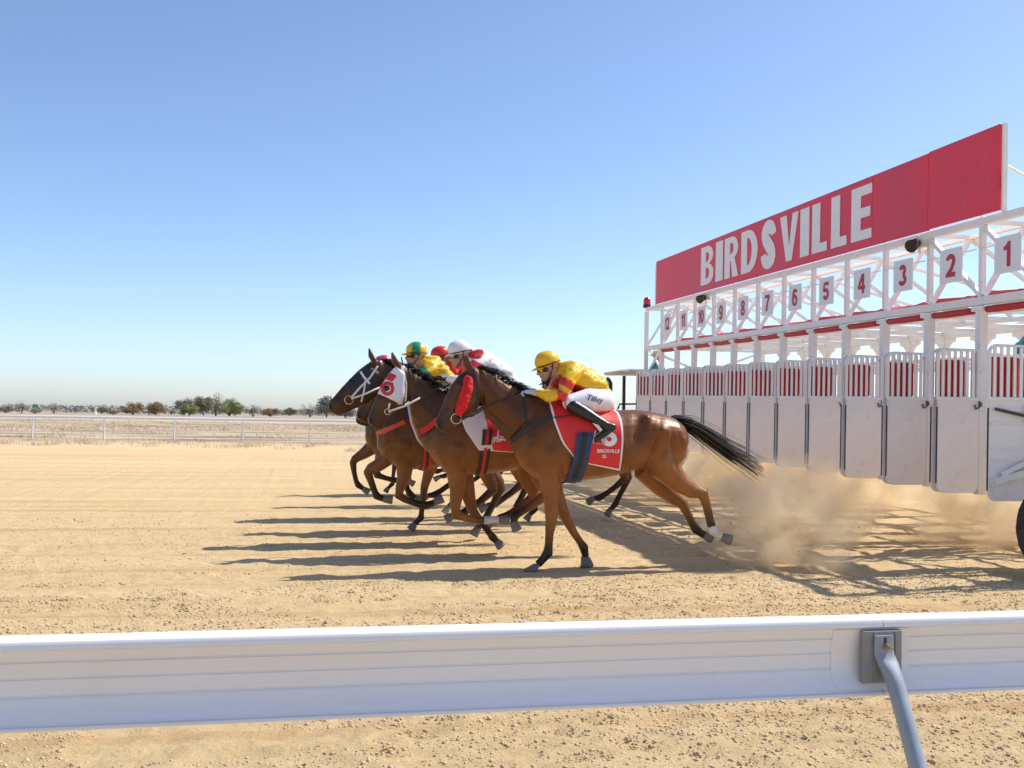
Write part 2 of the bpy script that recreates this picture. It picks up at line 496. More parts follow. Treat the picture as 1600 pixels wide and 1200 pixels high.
far_s = t.ramp(t.noise(0.02, 5), [(0.35, (0.52, 0.37, 0.25)), (0.65, (0.64, 0.50, 0.36))])
scrubg = t.ramp(t.noise(0.03, 6), [(0.35, (0.30, 0.25, 0.185)), (0.65, (0.46, 0.39, 0.30))])
def edge(v, a, w): return t.math('MULTIPLY', t.math('SUBTRACT', v, a - w / 2), 1.0 / w, clamp=True)
c = t.mix(edge(yw, 45.5, 8.0), sand, infield)
c = t.mix(edge(yy, 118, 10.0), c, far_s)
c = t.mix(edge(yy, 175, 14.0), c, scrubg)
t.l(c, b.inputs['Base Color'])
vor = t.n('ShaderNodeTexVoronoi'); vor.inputs['Scale'].default_value = 24.0; t.l(tc.outputs['Object'], vor.inputs['Vector'])
n1 = t.bump(None, t.noise(14.0, 9, 0.75), 0.9, 0.03)
n2 = t.bump(None, t.math('SUBTRACT', 1.0, vor.outputs['Distance']), 0.35, 0.012, n1)
t.bump(b, t.noise(70.0, 5, 0.7), 0.7, 0.008, n2)
ground_me.materials.append(t.mat)

# ---------------------------------------------------------------- dirt clods (nobody could count them)
def ico():
    bm = bmesh.new(); bmesh.ops.create_icosphere(bm, subdivisions=1, radius=1.0)
    v = np.array([p.co[:] for p in bm.verts]); f = np.array([[q.index for q in p.verts] for p in bm.faces]); bm.free()
    return v, f
IV, IF = ico()
def clods(name, X, Y, S, Z=None, mat='clod'):
    n = len(X)
    sc = S[:, None] * (0.65 + 0.7 * nrs.rand(n, 3)); sc[:, 2] *= 0.7
    P = IV[None] * sc[:, None, :] * (0.72 + 0.56 * nrs.rand(n, 12, 1))
    a = nrs.rand(n) * 6.283; ca, sa = np.cos(a)[:, None], np.sin(a)[:, None]
    x = P[:, :, 0] * ca - P[:, :, 1] * sa; y = P[:, :, 0] * sa + P[:, :, 1] * ca
    if Z is None: Z = ground_h(X, Y) + S * 0.18
    W = np.stack([x + X[:, None], y + Y[:, None], P[:, :, 2] + Z[:, None]], 2).reshape(-1, 3)
    Fc = (IF[None] + (np.arange(n) * 12)[:, None, None]).reshape(-1, 3)
    me = fast_mesh(name, W, Fc, 3); me.materials.append(M[mat])
    return link(name, me)
def scatter(n, x0, x1, y0, y1, smin, smax, thr=None):
    X = x0 + (x1 - x0) * nrs.rand(n); Y = y0 + (y1 - y0) * nrs.rand(n)
    S = smin * (smax / smin) ** (nrs.rand(n) ** 2.6)
    P = np.stack([X * 0.22, Y, X * 0], 1)
    k = (vnoise(P, 1.7) + 0.7 * vnoise(np.stack([X, Y, X * 0], 1), 2.3)) > (thr if thr is not None else -9)
    return X[k], Y[k], S[k]
sets = [scatter(34000, -2.5, 4.2, 3.7, 6.2, 0.0028, 0.0115, -0.3), scatter(30000, -5.0, 7.0, 6.2, 9.2, 0.004, 0.014, -0.25),
        scatter(3000, -5.0, 7.0, 7.9, 8.6, 0.004, 0.014, -0.1), scatter(12000, -8, 8, 9.2, 15, 0.004, 0.013, -0.1)]
tag(clods('dirt_clods', *[np.concatenate(q) for q in zip(*sets)]), 'loose crumbs and clods of dry sand strewn over the track', kind='stuff')

# ---------------------------------------------------------------- dry grass
def blades(name, pts, hmin, hmax, per, spread, wid, mat):
    n = len(pts); N = n * per
    base = np.repeat(pts, per, 0) + np.concatenate([nrs.randn(N, 2) * np.repeat(spread, per)[:, None], np.zeros((N, 1))], 1)
    h = hmin + (hmax - hmin) * nrs.rand(N)
    a = nrs.rand(N) * 6.283; lean = nrs.randn(N, 2) * 0.45 * h[:, None]
    w = wid * (0.6 + 0.8 * nrs.rand(N))
    d = np.stack([np.cos(a) * w, np.sin(a) * w, a * 0], 1)
    tip = base + np.concatenate([lean, h[:, None]], 1)
    W = np.stack([base - d, base + d, tip], 1).reshape(-1, 3)
    me = fast_mesh(name, W, np.arange(N * 3).reshape(-1, 3), 3); me.materials.append(M[mat])
    return link(name, me)
q = []
for _ in range(420):      # sparse tufts on the far edge of the track
    q.append((-55 + 115 * rnd.random(), 37 + 9 * rnd.random() ** 0.6, 0))
q = np.array(q)
tag(blades('dry_grass', q, 0.05, 0.26, 60, 0.10 + 0.45 * nrs.rand(len(q)), 0.006, 'drygrass'), 'straw coloured tufts along the far edge of the sand', kind='stuff')
n = 9000
q = np.stack([-75 + 190 * nrs.rand(n), 47 + 72 * nrs.rand(n) ** 1.3, np.zeros(n)], 1)
k = (vnoise(q * np.array([0.3, 1, 1]), 0.12) + 0.6 * vnoise(q, 0.5)) > -0.02
q = q[k]
tag(blades('infield_grass', q, 0.04, 0.20, 16, 0.3 + 0.8 * nrs.rand(len(q)), 0.016, 'drygrass'), 'dead grass cover inside the far running rail', kind='stuff')

# ---------------------------------------------------------------- shrubs and trees
def crown_mesh(name, w, d, h, z0, nclump, per, leaf, mat, seed, sparse=1.0):
    r = np.random.RandomState(seed)
    cs = []
    while len(cs) < nclump:
        p = r.uniform(-1, 1, 3)
        if (p ** 2).sum() < 1 and p[2] > -0.8: cs.append(p)
    cs = np.array(cs) * np.array([w / 2 * 0.82, d / 2 * 0.82, h / 2 * 0.82]) + np.array([0, 0, z0 + h / 2])
    cr = (0.16 + 0.15 * r.rand(nclump)) * min(w, h)
    N = nclump * per
    u = r.randn(N, 3); u /= np.linalg.norm(u, axis=1)[:, None]
    p = np.repeat(cs, per, 0) + u * (np.repeat(cr, per) * r.rand(N) ** 0.4)[:, None] * np.array([1.15, 1.15, 0.8])
    p[:, 2] = np.maximum(p[:, 2], 0.04)
    a = r.randn(N, 3); a /= np.linalg.norm(a, axis=1)[:, None]
    b_ = np.cross(a, u); b_ /= np.linalg.norm(b_, axis=1)[:, None] + 1e-6
    s = (leaf * (0.6 + 0.8 * r.rand(N)))[:, None]
    W = np.stack([p - a * s, p + b_ * s * 0.6, p + a * s, p - b_ * s * 0.6], 1).reshape(-1, 3)
    me = fast_mesh(name, W, np.arange(N * 4).reshape(-1, 4), 4); me.materials.append(M[mat])
    return me, cs
def tree(name, px, ybase, ytop, wpx, mat, label, seed, bare=False, low=False):
    X, Y = on_ground(px, ybase)
    dep = math.hypot(X, Y)
    mpp = abs(Y / ray(px, ybase).y) / FPX
    H = (ybase - ytop) * mpp; W = wpx * mpp
    root = empty(name, (X, Y, 0)); tag(root, label, 'shrub' if name != 'tree' else 'tree', 'scrub trees beyond the far rail')
    mb = MB()
    z0 = H * (0.0 if low else 0.12)
    W *= 1.15
    me, cs = crown_mesh('crown', W, W * 0.8, H - z0, z0, 26 if bare else 46, 40 if bare else 110, 0.034 * H if not bare else 0.024 * H, mat, seed)
    link('crown', me, root)
    r = random.Random(seed)
    tr = 0.03 * H + 0.03
    nst = r.choice([2, 3, 4]) if (low or bare) else r.choice([1, 2])
    for s in range(nst):
        a = r.uniform(0, 6.28); top = Vector((math.cos(a) * W * 0.13, math.sin(a) * W * 0.1, z0 + (H - z0) * 0.4))
        mb.tube([(0.03 * s, 0, -0.05), top * 0.5 + Vector((0, 0, 0.05)), top], [tr, tr * 0.75, tr * 0.5], 6)
        for k in range(7 if bare else 4):
            c_ = Vector(cs[r.randrange(len(cs))])
            mb.tube([top * r.uniform(0.6, 1), (top + c_) / 2 + Vector((0, 0, 0.1 * H * r.random())), c_ * 1.0], [tr * 0.5, tr * 0.32, tr * 0.12], 5)
    mb.build('trunk', M['bark'], root, True)
T = [
 ('tree', 288, 649, 622, 26, 'leaf_grey', 'grey leaved scrub tree behind the small green bush', 1, False, False),
 ('bush', 295, 650, 630, 27, 'leaf_green', 'low bright green bush in front of the grey scrub tree', 2, False, True),
 ('tree', 318, 649, 617, 34, 'leaf_olive', 'olive brown rounded scrub tree beside the bare grey one', 3, False, False),
 ('tree', 337, 650, 613, 30, 'leaf_grey', 'tall thin crowned grey tree, highest in the scrub line', 4, True, False),
 ('bush', 358, 650, 624, 44, 'leaf_green', 'wide green bush with a yellowish crown right of the tallest tree', 5, False, True),
 ('tree', 357, 648, 619, 20, 'leaf_grey', 'sparse grey treetop poking out over the wide green bush', 6, True, False),
 ('bush', 208, 648, 628, 40, 'leaf_rust', 'brownish green bush, wider of the two rusty ones', 7, False, True),
 ('bush', 244, 649, 627, 30, 'leaf_rust', 'dome shaped rust coloured bush standing alone', 8, False, True),
 ('bush', 395, 651, 630, 30, 'leaf_grey', 'grey brown twiggy bush right of the wide green one', 9, True, True),
 ('bush', 422, 651, 637, 30, 'leaf_rust', 'squat brown bush between two grey twiggy ones', 10, False, True),
 ('bush', 452, 650, 637, 24, 'leaf_olive', 'small olive bush left of the spreading bare shrub', 11, False, True),
 ('bush', 484, 652, 628, 36, 'leaf_grey', 'spreading bare shrub with dark stems near the leading horse', 12, True, True),
 ('tree', 510, 652, 620, 30, 'leaf_grey', 'grey tree directly before the nose of the leading horse', 13, False, False),
 ('bush', 84, 646, 627, 22, 'leaf_grey', 'leafless grey bush right of the green road sign', 14, True, True),
 ('bush', 33, 646, 627, 18, 'leaf_grey', 'leafless grey bush left of the green road sign', 15, True, True),
 ('bush', 8, 645, 634, 26, 'leaf_olive', 'dark low shrub at the far left of the scrub line', 16, False, True),
 ('bush', 55, 646, 639, 18, 'leaf_rust', 'low brown shrub under the green road sign', 17, False, True),
 ('bush', 160, 646, 635, 18, 'leaf_grey', 'pale grey shrub just right of the white marker', 18, False, True),
 ('bush', 176, 648, 640, 20, 'leaf_olive', 'low dark shrub between white marker and rusty bush', 19, False, True),
 ('bush', 268, 648, 638, 14, 'leaf_grey', 'small grey shrub right of the rusty dome bush', 20, True, True),
 ('bush', 540, 653, 634, 34, 'leaf_grey', 'grey shrub behind the muzzle of the leading horse', 21, False, True),
]
for a in T: tree(*a)
# far scrub that reads as one mass
n = 5200
ang = R(YAW) + np.radians(-34 + 70 * nrs.rand(n)); dist = 260 + 1500 * nrs.rand(n) ** 1.2
ctr = np.stack([np.sin(ang) * dist, np.cos(ang) * dist, np.zeros(n)], 1)
per = 42; N = n * per
hh = (0.7 + 1.7 * nrs.rand(n) ** 2.2) ; ww = 1.5 + hh * (0.9 + 2.4 * nrs.rand(n))
u = nrs.randn(N, 3); u /= np.linalg.norm(u, axis=1)[:, None]; u *= nrs.rand(N, 1) ** 0.4
p = np.repeat(ctr, per, 0) + u * np.stack([np.repeat(ww, per), np.repeat(ww, per), np.repeat(hh, per) * 0.55], 1)
p[:, 2] = np.abs(p[:, 2] + np.repeat(hh, per) * 0.35) + 0.05
a = nrs.randn(N, 3); a /= np.linalg.norm(a, axis=1)[:, None]; b2 = np.cross(a, u); b2 /= np.linalg.norm(b2, axis=1)[:, None] + 1e-6
s = (np.repeat(hh, per) * (0.10 + 0.13 * nrs.rand(N)))[:, None]
W = np.stack([p - a * s, p + b2 * s, p + a * s, p - b2 * s], 1).reshape(-1, 3)
me = fast_mesh('distant_scrub', W, np.arange(N * 4).reshape(-1, 4), 4); me.materials.append(M['leaf_far'])
tag(link('distant_scrub', me), 'grey green belt of low scrub along the horizon', kind='stuff')

# ---------------------------------------------------------------- far running rail
FY = 48.6
fence = empty('far_running_rail', (0, FY, 0)); tag(fence, 'white running rail on thin posts along the far side of the track', 'fence')
mb = MB(); mb.box((20, 0, 0.985), (150, 0.06, 0.12), ch=0.02); mb.build('rail', M['rail'], fence)
post_me = None
for i in range(-17, 31):
    X = on_y(50, 684, FY)[0] + i * 3.02
    if post_me is None:
        mb = MB(); mb.box((0, 0, 0.44), (0.068, 0.06, 0.93), ch=0.012); post_me = mb.mesh('post', M['white'])
    link('post', post_me, fence, (X, 0.0, 0))
# road sign and white marker in the scrub
X, Y = on_ground(55, 646); Y *= 0.9; X *= 0.9
rs = empty('road_sign', (X, Y, 0)); tag(rs, 'small green road sign on two posts in the scrub', 'sign')
k = Y / ray(55, 640).y / FPX
mb = MB(); mb.box((0, 0, 13.2 * k), (7.5 * k, 0.05, 5.2 * k)); mb.build('panel', plain('sign_green', (0.02, 0.33, 0.22), 0.4), rs)
for s in (-1, 1):
    mb = MB(); mb.tube([(s * 2 * k, 0.06, 0), (s * 2 * k, 0.06, 15 * k)], 0.05, 6); mb.build('post', M['galv'], rs)
X, Y = on_ground(149, 648)
mk = empty('marker_post', (X, Y, 0)); tag(mk, 'white tapered marker post standing at the scrub edge', 'marker')
k = Y / ray(149, 640).y / FPX
mb = MB(); mb.tube([(0, 0, 0), (0, 0, 7 * k), (0, 0, 9 * k)], [2.0 * k, 1.1 * k, 0.9 * k], 8); mb.build('post', M['white'], mk)
mb = MB(); mb.box((0, 0, 10.4 * k), (4.2 * k, 0.2, 2.6 * k)); mb.build('head', M['white'], mk)

# ---------------------------------------------------------------- near running rail
RY = 1.787
rail_root = empty('running_rail', (0, RY, 0), (0, 0, R(1.2))); tag(rail_root, 'white enamelled running rail crossing the foreground on a grey gooseneck post', 'rail')
prof = [(0.052, 1.094), (0.047, 1.0995), (0.0, 1.1000), (-0.004, 1.0985), (-0.006, 1.095), (-0.0065, 1.0845), (-0.004, 1.083)]
def face_y(z):
    u = (1.083 - z) / 0.13
    u = max(u, 0); return 0.003 + 0.012 * math.sin(min(u / .5, 1) * math.pi / 2) - 0.026 * max(0, (u - .55) / .45) ** 2.0
zs = []
for z in np.linspace(1.0825, 0.9585, 26): zs.append((face_y(z), z))
for g in (1.061, 1.031, 1.001):
    zs += [(face_y(g) , g + 0.0022), (face_y(g) + 0.0022, g + 0.0007), (face_y(g) + 0.0022, g - 0.0007), (face_y(g), g - 0.0022)]
zs = sorted(zs, key=lambda p: -p[1])
prof += zs + [(-0.0095, 0.9575), (-0.006, 0.956), (-0.0095, 0.9545), (-0.011, 0.951), (-0.008, 0.948), (0.0, 0.9475), (0.05, 0.950), (0.055, 0.956), (0.056, 1.088)]
SEAM = on_y(1380, 985, RY)[0] + 0.010
prof = [(y, 1.10 + (z - 1.10) * .95) for y, z in prof]
def rail_piece(x0, x1):
    mb = MB(); n = len(prof)
    vs = [(x, y, z) for x in (x0, x1) for y, z in prof]
    mb.add(vs, [(i, (i + 1) % n, n + (i + 1) % n, n + i) for i in range(n)] + [tuple(range(n - 1, -1, -1)), tuple(range(n, 2 * n))])
    o = mb.build('rail_section', M['rail'], rail_root)
    for p in o.data.polygons: p.use_smooth = len(p.vertices) == 4
    o.data.set_sharp_from_angle(angle=R(35))
for k in range(-3, 4):
    rail_piece(SEAM + k * 4.0 + 0.0009, SEAM + (k + 1) * 4.0 - 0.0009)
# splice sleeve, bracket and gooseneck post
for k in range(-2, 3):
    bx = SEAM + k * 4.0 if k else SEAM
    mb = MB(); ang = 0
    pts = [(face_y(z) - 0.0016, 1.10 + (z - 1.10) * .95) for z in np.linspace(1.079, 0.9625, 22)]
    x0, x1 = bx - 0.098, bx + 0.062
    vs = []; fs = []
    for i, (y, z) in enumerate(pts):
        ins = 0.0
        if i >= 19: ins = (0.0018, 0.005, 0.013)[i - 19]
        vs += [(x0 + ins, y, z), (x1 - ins, y, z), (x0 + ins - 0.0004, y + 0.003, z), (x1 - ins + 0.0004, y + 0.003, z)]
    for i in range(len(pts) - 1):
        o = i * 4
        fs += [(o, o + 1, o + 5, o + 4), (o + 2, o, o + 4, o + 6), (o + 1, o + 3, o + 7, o + 5)]
    o = (len(pts) - 1) * 4
    fs += [(o, o + 1, o + 3, o + 2)]
    mb.add(vs, fs)
    mb.build('splice_sleeve', M['rail'], rail_root, False)
    mb = MB(); mb.box((bx - 0.004, -0.004, 1.030), (0.082, 0.010, 0.099), ch=0.0015)
    for sx in (-0.020, 0.024): mb.box((bx + sx, -0.0098, 1.030), (0.0035, 0.003, 0.094))
    br = mb.build('bracket', M['galv'], rail_root)
    post = empty('gooseneck_post', (bx, 0, 0), parent=rail_root)
    mb = MB()
    top = []
    P = [(-0.004, -0.0125, 1.071, 0.019, 0.0045), (-0.004, -0.0125, 1.045, 0.020, 0.0045), (-0.003, -0.0135, 1.034, 0.0205, 0.006), (0.0005, -0.020, 1.020, 0.0200, 0.010), (0.003, -0.030, 1.003, 0.0175, 0.0145),
         (0.0035, -0.043, 0.985, 0.0162, 0.0160), (0.003, -0.075, 0.93, 0.0158, 0.0158), (0.002, -0.118, 0.855, 0.0158, 0.0158), (0.001, -0.185, 0.74, 0.0158, 0.0158), (0.022, -0.26, 0.58, 0.019, 0.019), (0.024, -0.31, 0.40, 0.019, 0.019), (0.024, -0.335, 0.2, 0.019, 0.019), (0.024, -0.34, -0.1, 0.019, 0.019)]
    n = 20; vs = []
    for i, (x, y, z, w, tk) in enumerate(P):
        a = Vector(P[max(i - 1, 0)][:3]); b_ = Vector(P[min(i + 1, len(P) - 1)][:3]); d = (b_ - a).normalized()
        sx = Vector((1, 0, 0)); nrm = d.cross(sx).normalized()
        e = 2.0 + 3.0 * max(0, 1 - tk / 0.017)
        for k2 in range(n):
            tt = 2 * math.pi * k2 / n; c_, s_ = math.cos(tt), math.sin(tt)
            c_ = math.copysign(abs(c_) ** (2 / e), c_); s_ = math.copysign(abs(s_) ** (2 / e), s_)
            vs.append(Vector((x, y, z)) + sx * w * c_ + nrm * tk * s_)
    fs = [(i * n + k2, i * n + (k2 + 1) % n, i * n + n + (k2 + 1) % n, i * n + n + k2) for i in range(len(P) - 1) for k2 in range(n)]
    fs += [tuple(range(n - 1, -1, -1)), tuple(range((len(P) - 1) * n, len(P) * n))]
    mb.add(vs, fs); tb = mb.build('tube', M['post'], post, True); tb.data.set_sharp_from_angle(angle=R(50))
    mb = MB(); mb.tube([(0.0, -0.0165, 1.0505), (0.0, -0.0215, 1.0505)], 0.0075, 12); mb.tube([(0, -0.0215, 1.0505), (0, -0.028, 1.0505)], 0.0058, 6); mb.tube([(0, -0.028, 1.0505), (0, -0.034, 1.0505)], 0.0035, 8)
    mb.build('bolt', M['brass'], post)
    mb = MB(); mb.box((-0.003, -0.0170, 1.060), (0.0052, 0.0012, 0.0105)); mb.tube([(-0.003, -0.0164, 1.0655), (-0.003, -0.0176, 1.0655)], 0.0026, 10); mb.build('slot', M['black'], post)
# ---------------------------------------------------------------- flat print and lettering
def curve_mesh(name, splines, depth, mat, M4):
    cu = bpy.data.curves.new(name, 'CURVE'); cu.dimensions = '2D'; cu.fill_mode = 'BOTH'; cu.extrude = depth / 2
    for pts in splines:
        sp = cu.splines.new('POLY'); sp.points.add(len(pts) - 1); sp.use_cyclic_u = True
        for p, q in zip(sp.points, pts): p.co = (q[0], q[1], 0, 1)
    o = bpy.data.objects.new('tmp', cu); COL.objects.link(o)
    me = bpy.data.meshes.new_from_object(o.evaluated_get(bpy.context.evaluated_depsgraph_get()))
    bpy.data.objects.remove(o); bpy.data.curves.remove(cu)
    me.name = name; me.transform(M4); me.materials.clear(); me.materials.append(mat)
    return me
def text_mesh(body, size, bold=0.02, depth=0.004, italic=0.0, sx=1.0):
    cu = bpy.data.curves.new('text', 'FONT'); cu.body = body; cu.size = size; cu.align_x = 'CENTER'; cu.align_y = 'CENTER'
    cu.offset = bold * size; cu.extrude = depth / 2; cu.shear = italic; cu.resolution_u = 4
    o = bpy.data.objects.new('tmp', cu); COL.objects.link(o)
    me = bpy.data.meshes.new_from_object(o.evaluated_get(bpy.context.evaluated_depsgraph_get()))
    bpy.data.objects.remove(o); bpy.data.curves.remove(cu)
    me.transform(Matrix.Scale(sx, 4, (1, 0, 0)))
    return me
def arc(cx, cy, rx, ry, a0, a1, n=10):
    return [(cx + rx * math.cos(R(a0 + (a1 - a0) * i / n)), cy + ry * math.sin(R(a0 + (a1 - a0) * i / n))) for i in range(n + 1)]
def stroke(pts, wds):
    L, Rr = [], []
    for i, p in enumerate(pts):
        a = Vector(pts[max(i - 1, 0)]); b_ = Vector(pts[min(i + 1, len(pts) - 1)]); d = (b_ - a).normalized(); n_ = Vector((-d.y, d.x))
        w = wds[i] / 2
        L.append((p[0] + n_.x * w, p[1] + n_.y * w)); Rr.append((p[0] - n_.x * w, p[1] - n_.y * w))
    e = pts[-1]; s = pts[0]
    return L + Rr[::-1]
def glyph(ch, W, H):
    s = 0.26 if W > 0.4 else W; h = 0.135
    if ch == 'I': return [[(0, 0), (0, H), (W, H), (W, 0)]]
    if ch == 'L': return [[(0, 0), (0, H), (s, H), (s, h), (W, h), (W, 0)]]
    if ch == 'E':
        m = H * 0.5; a = W * 0.93
        return [[(0, 0), (0, H), (W, H), (W, H - h), (s, H - h), (s, m + h / 2), (a, m + h / 2), (a, m - h / 2), (s, m - h / 2), (s, h), (W, h), (W, 0)]]
    if ch == 'V': return [[(0, H), (W * 0.36, H), (W * 0.52, H * 0.32), (W * 0.68, H), (W, H), (W * 0.66, 0), (W * 0.36, 0)]]
    if ch == 'D':
        c = W * 0.42
        return [[(0, 0), (0, H)] + arc(c, H / 2, W - c, H / 2, 90, -90, 18), [(s, h), (s, H - h)] + arc(c, H / 2, W - c - s * 0.95, H / 2 - h, 90, -90, 14)]
    if ch == 'B':
        c = W * 0.5; m = H * 0.52
        o = [(0, 0), (0, H)] + arc(c, (H + m) / 2, W * 0.45, (H - m) / 2, 90, -72, 10) + arc(c, m / 2 + 0.01, W * 0.5, m / 2 + 0.01, 68, -90, 10)
        return [o, [(s, m + 0.05), (s, H - 0.12)] + arc(c, (H + m) / 2 - 0.03, W * 0.14, (H - m) / 2 - 0.09, 90, -90, 8), [(s, 0.12), (s, m - 0.06)] + arc(c, m / 2 + 0.03, W * 0.17, m / 2 - 0.09, 90, -90, 8)]
    if ch == 'R':
        c = W * 0.5; m = H * 0.44
        o = [(0, 0), (0, H)] + arc(c, (H + m) / 2, W * 0.47, (H - m) / 2, 90, -62, 12) + [(W, 0), (W - s * 1.05, 0), (W * 0.46, m - 0.02), (s, m - 0.02), (s, 0)]
        return [o, [(s, m + 0.10), (s, H - 0.12)] + arc(c, (H + m) / 2, W * 0.15, (H - m) / 2 - 0.11, 90, -90, 8)]
    if ch == 'S':
        P = [(W * 0.80, H * 0.70)] + arc(W * 0.53, H * 0.735, W * 0.27, H * 0.165, 10, 180, 10) + [(W * 0.30, H * 0.66), (W * 0.40, H * 0.56), (W * 0.58, H * 0.46), (W * 0.72, H * 0.36)] + arc(W * 0.49, H * 0.265, W * 0.28, H * 0.165, 0, -190, 11)
        n_ = len(P)
        wd = [0.20 + 0.06 * math.sin(math.pi * i / (n_ - 1)) for i in range(n_)]
        P = [Vector(p) for p in P]
        for _ in range(2): P = [P[0]] + [(P[i - 1] + P[i] * 2 + P[i + 1]) / 4 for i in range(1, n_ - 1)] + [P[-1]]
        return [stroke(P, wd)]

def digit(ch, W, H):
    t_ = .058
    def ell(cx, cy, rx, ry, a0, a1, n=14): return arc(cx, cy, rx, ry, a0, a1, n)
    h = t_ / 2
    if ch == '1': return [[(W, 0), (W, H), (W - .045, H), (W - .062, H - .03), (0, H - .055), (0, H - .098), (W - t_, H - .088), (W - t_, 0)]]
    if ch == '2':
        P = ell(W / 2, H * .70, W / 2 - h, H * .30 - h, 170, -20, 14) + [(W * .62, H * .36), (W * .30, H * .16)]
        return [stroke(P, [t_] * len(P)), [(0, 0), (0, .052), (W * .18, .075), (W * .42, .0521), (W, .052), (W, 0)]] if False else [stroke(P + [(W * .15, .02)], [t_] * (len(P) + 1)), ]
    if ch == '4':
        a, b_ = W * .58, W * .86
        return [[(a, 0), (a, H * .22), (0, H * .22), (0, H * .40), (a - .01, H), (b_, H), (b_, H * .40), (W, H * .40), (W, H * .22), (b_, H * .22), (b_, 0)], [(a, H * .40), (a, H * .68), (W * .28, H * .40)]]
    if ch == '7': return [[(0, H), (W, H), (W, H - .05), (W * .66, H * .42), (W * .52, 0), (W * .14, 0), (W * .34, H * .45), (W * .60, H - .055), (0, H - .055)]]
    if ch == '0': return [ell(W / 2, H / 2, W / 2, H / 2, 0, 352, 22), ell(W / 2, H / 2, W / 2 - t_ * .95, H / 2 - .05, 0, 352, 22)]
    if ch == '8': return [ell(W / 2, H * .27, W / 2, H * .27, 125, 415, 20) + ell(W / 2, H * .745, W * .46, H * .255, -50, 230, 20), ell(W / 2, H * .27, W / 2 - t_, H * .27 - .045, 0, 345, 14), ell(W / 2, H * .745, W * .46 - t_, H * .255 - .042, 0, 345, 14)]
    if ch == '3':
        P = ell(W * .48, H * .735, W * .44 - h, H * .265 - h, 165, -55, 12) + ell(W * .48, H * .28, W * .5 - h, H * .28 - h, 55, -165, 14)
        return [stroke(P, [t_] * len(P))]
    if ch == '5':
        P = [(W * .92, H - h), (W * .22, H - h), (W * .14, H * .52)] + ell(W * .48, H * .33, W * .5 - h, H * .33 - h, 118, -160, 16)
        return [stroke(P, [t_ * .95] * len(P))]
    o = [ell(W / 2, H * .325, W / 2, H * .325, 150, 452, 22)[0:]]
    o = [ell(W / 2, H * .325, W / 2, H * .325, 180, 440, 22) + [(W * .42, H * .67), (W * .60, H * .80), (W * .98, H * .76)] + ell(W * .52, H * .74, W * .46, H * .26, 15, 150, 12) + [(0, H * .50)], ell(W / 2, H * .32, W / 2 - t_, H * .32 - .045, 0, 345, 16)]
    if ch == '9': o = [[(W - x, H - y) for x, y in q] for q in o]
    return o
# ---------------------------------------------------------------- starting gate
GXF, GY0, S = 7.355, 9.54, 1.03
gate = empty('starting_gate', (GXF, GY0, 0), (R(0.93), 0, 0))
tag(gate, 'white twelve stall starting gate with opened doors under a long red sign', 'starting gate')
def lane_t(px): return (1 / (px - 510) - 0.000895) / 0.0000848
def gpart(name, mb, mat, smooth=False, parent=None, loc=None): return mb.build(name, mat, parent or gate, smooth, loc)
D = 2.9
# posts
mb = MB(); mb.box((0, 0, 1.70), (0.10, 0.10, 2.14), ch=0.008); mb.box((0, 0, 3.31), (0.062, 0.062, 0.80), ch=0.006)
mb.box((-0.004, 0, 2.745), (0.118, 0.22, 0.05), ch=0.006)
for z in (0.80, 1.1, 1.45, 1.70, 2.25): mb.tube([(-0.06, 0, z - 0.03), (-0.06, 0, z + 0.03)], 0.014, 8)
post_me = mb.mesh('front_post', M['white'])
mb = MB(); mb.box((0, 0, 1.68), (0.085, 0.085, 2.18), ch=0.006)
for s in (-1, 1):
    pts = [(s * 0.042, 2.79), (s * 0.042, 2.40)] + [(s * (0.042 + 0.26 * (1 - math.cos(R(a)))), 2.40 + 0.30 * math.sin(R(a))) for a in (20, 40, 60, 75, 90)] + [(s * 0.302, 2.79)]
    vs = [(-0.02, p[0], p[1]) for p in pts] + [(0.02, p[0], p[1]) for p in pts]; n = len(pts)
    f = [tuple(range(n)), tuple(range(2 * n - 1, n - 1, -1))] + [(i, (i + 1) % n, n + (i + 1) % n, n + i) for i in range(n)]
    mb.add(vs, f)
rear_me = mb.mesh('rear_post', M['white'])
for k in range(13):
    link('front_post', post_me, gate, (0, k * S, 0)); link('rear_post', rear_me, gate, (D, k * S, 0))
# long members
yA, yB = -0.75 * S, 13.1 * S
for name, x, z, w in (('roof_beam', 0, 2.835, 0.095), ('roof_beam', 0.95, 2.835, 0.06), ('roof_beam', 1.9, 2.835, 0.06), ('roof_beam', D, 2.835, 0.085),
                      ('sign_beam', 0, 3.745, 0.085), ('upper_chord', 0.55, 3.745, 0.06), ('sill_beam', D, 0.66, 0.09), ('side_rail', D, 1.72, 0.06)):
    mb = MB(); mb.box((x, (yA + yB) / 2, z), (w, yB - yA, w * (1.7 if (x == D and z > 2) else 1)), ch=0.006); gpart(name, mb, M['white'])
mb = MB(); mb.box((D / 2, 0, 2.836), (D - 0.1, 0.058, 0.058), ch=0.005); cb = mb.mesh('cross_beam', M['white'])
mb = MB(); mb.beam((0.02, 0, 2.89), (0.54, 0, 3.72), 0.062, 0.05); db = mb.mesh('diagonal', M['white'])
mb = MB(); mb.beam((0.56, 0, 3.72), (1.9, 0, 2.87), 0.045, 0.045); db2 = mb.mesh('rear_strut', M['white'])
mb = MB(); mb.beam((0.035, 0, 3.745), (0.52, 0, 3.745), 0.045, 0.045); db3 = mb.mesh('top_tie', M['white'])
mb = MB(); mb.box((D / 2, 0, 1.19), (D - 0.12, 0.04, 1.06), ch=0.008); mb.tube([(0.05, 0, 2.22), (D - 0.05, 0, 2.22)], 0.026, 8); 
for x in (0.9, 1.9): mb.tube([(x, 0, 1.7), (x, 0, 2.22)], 0.02, 6)
pt = mb.mesh('stall_partition', M['white'])
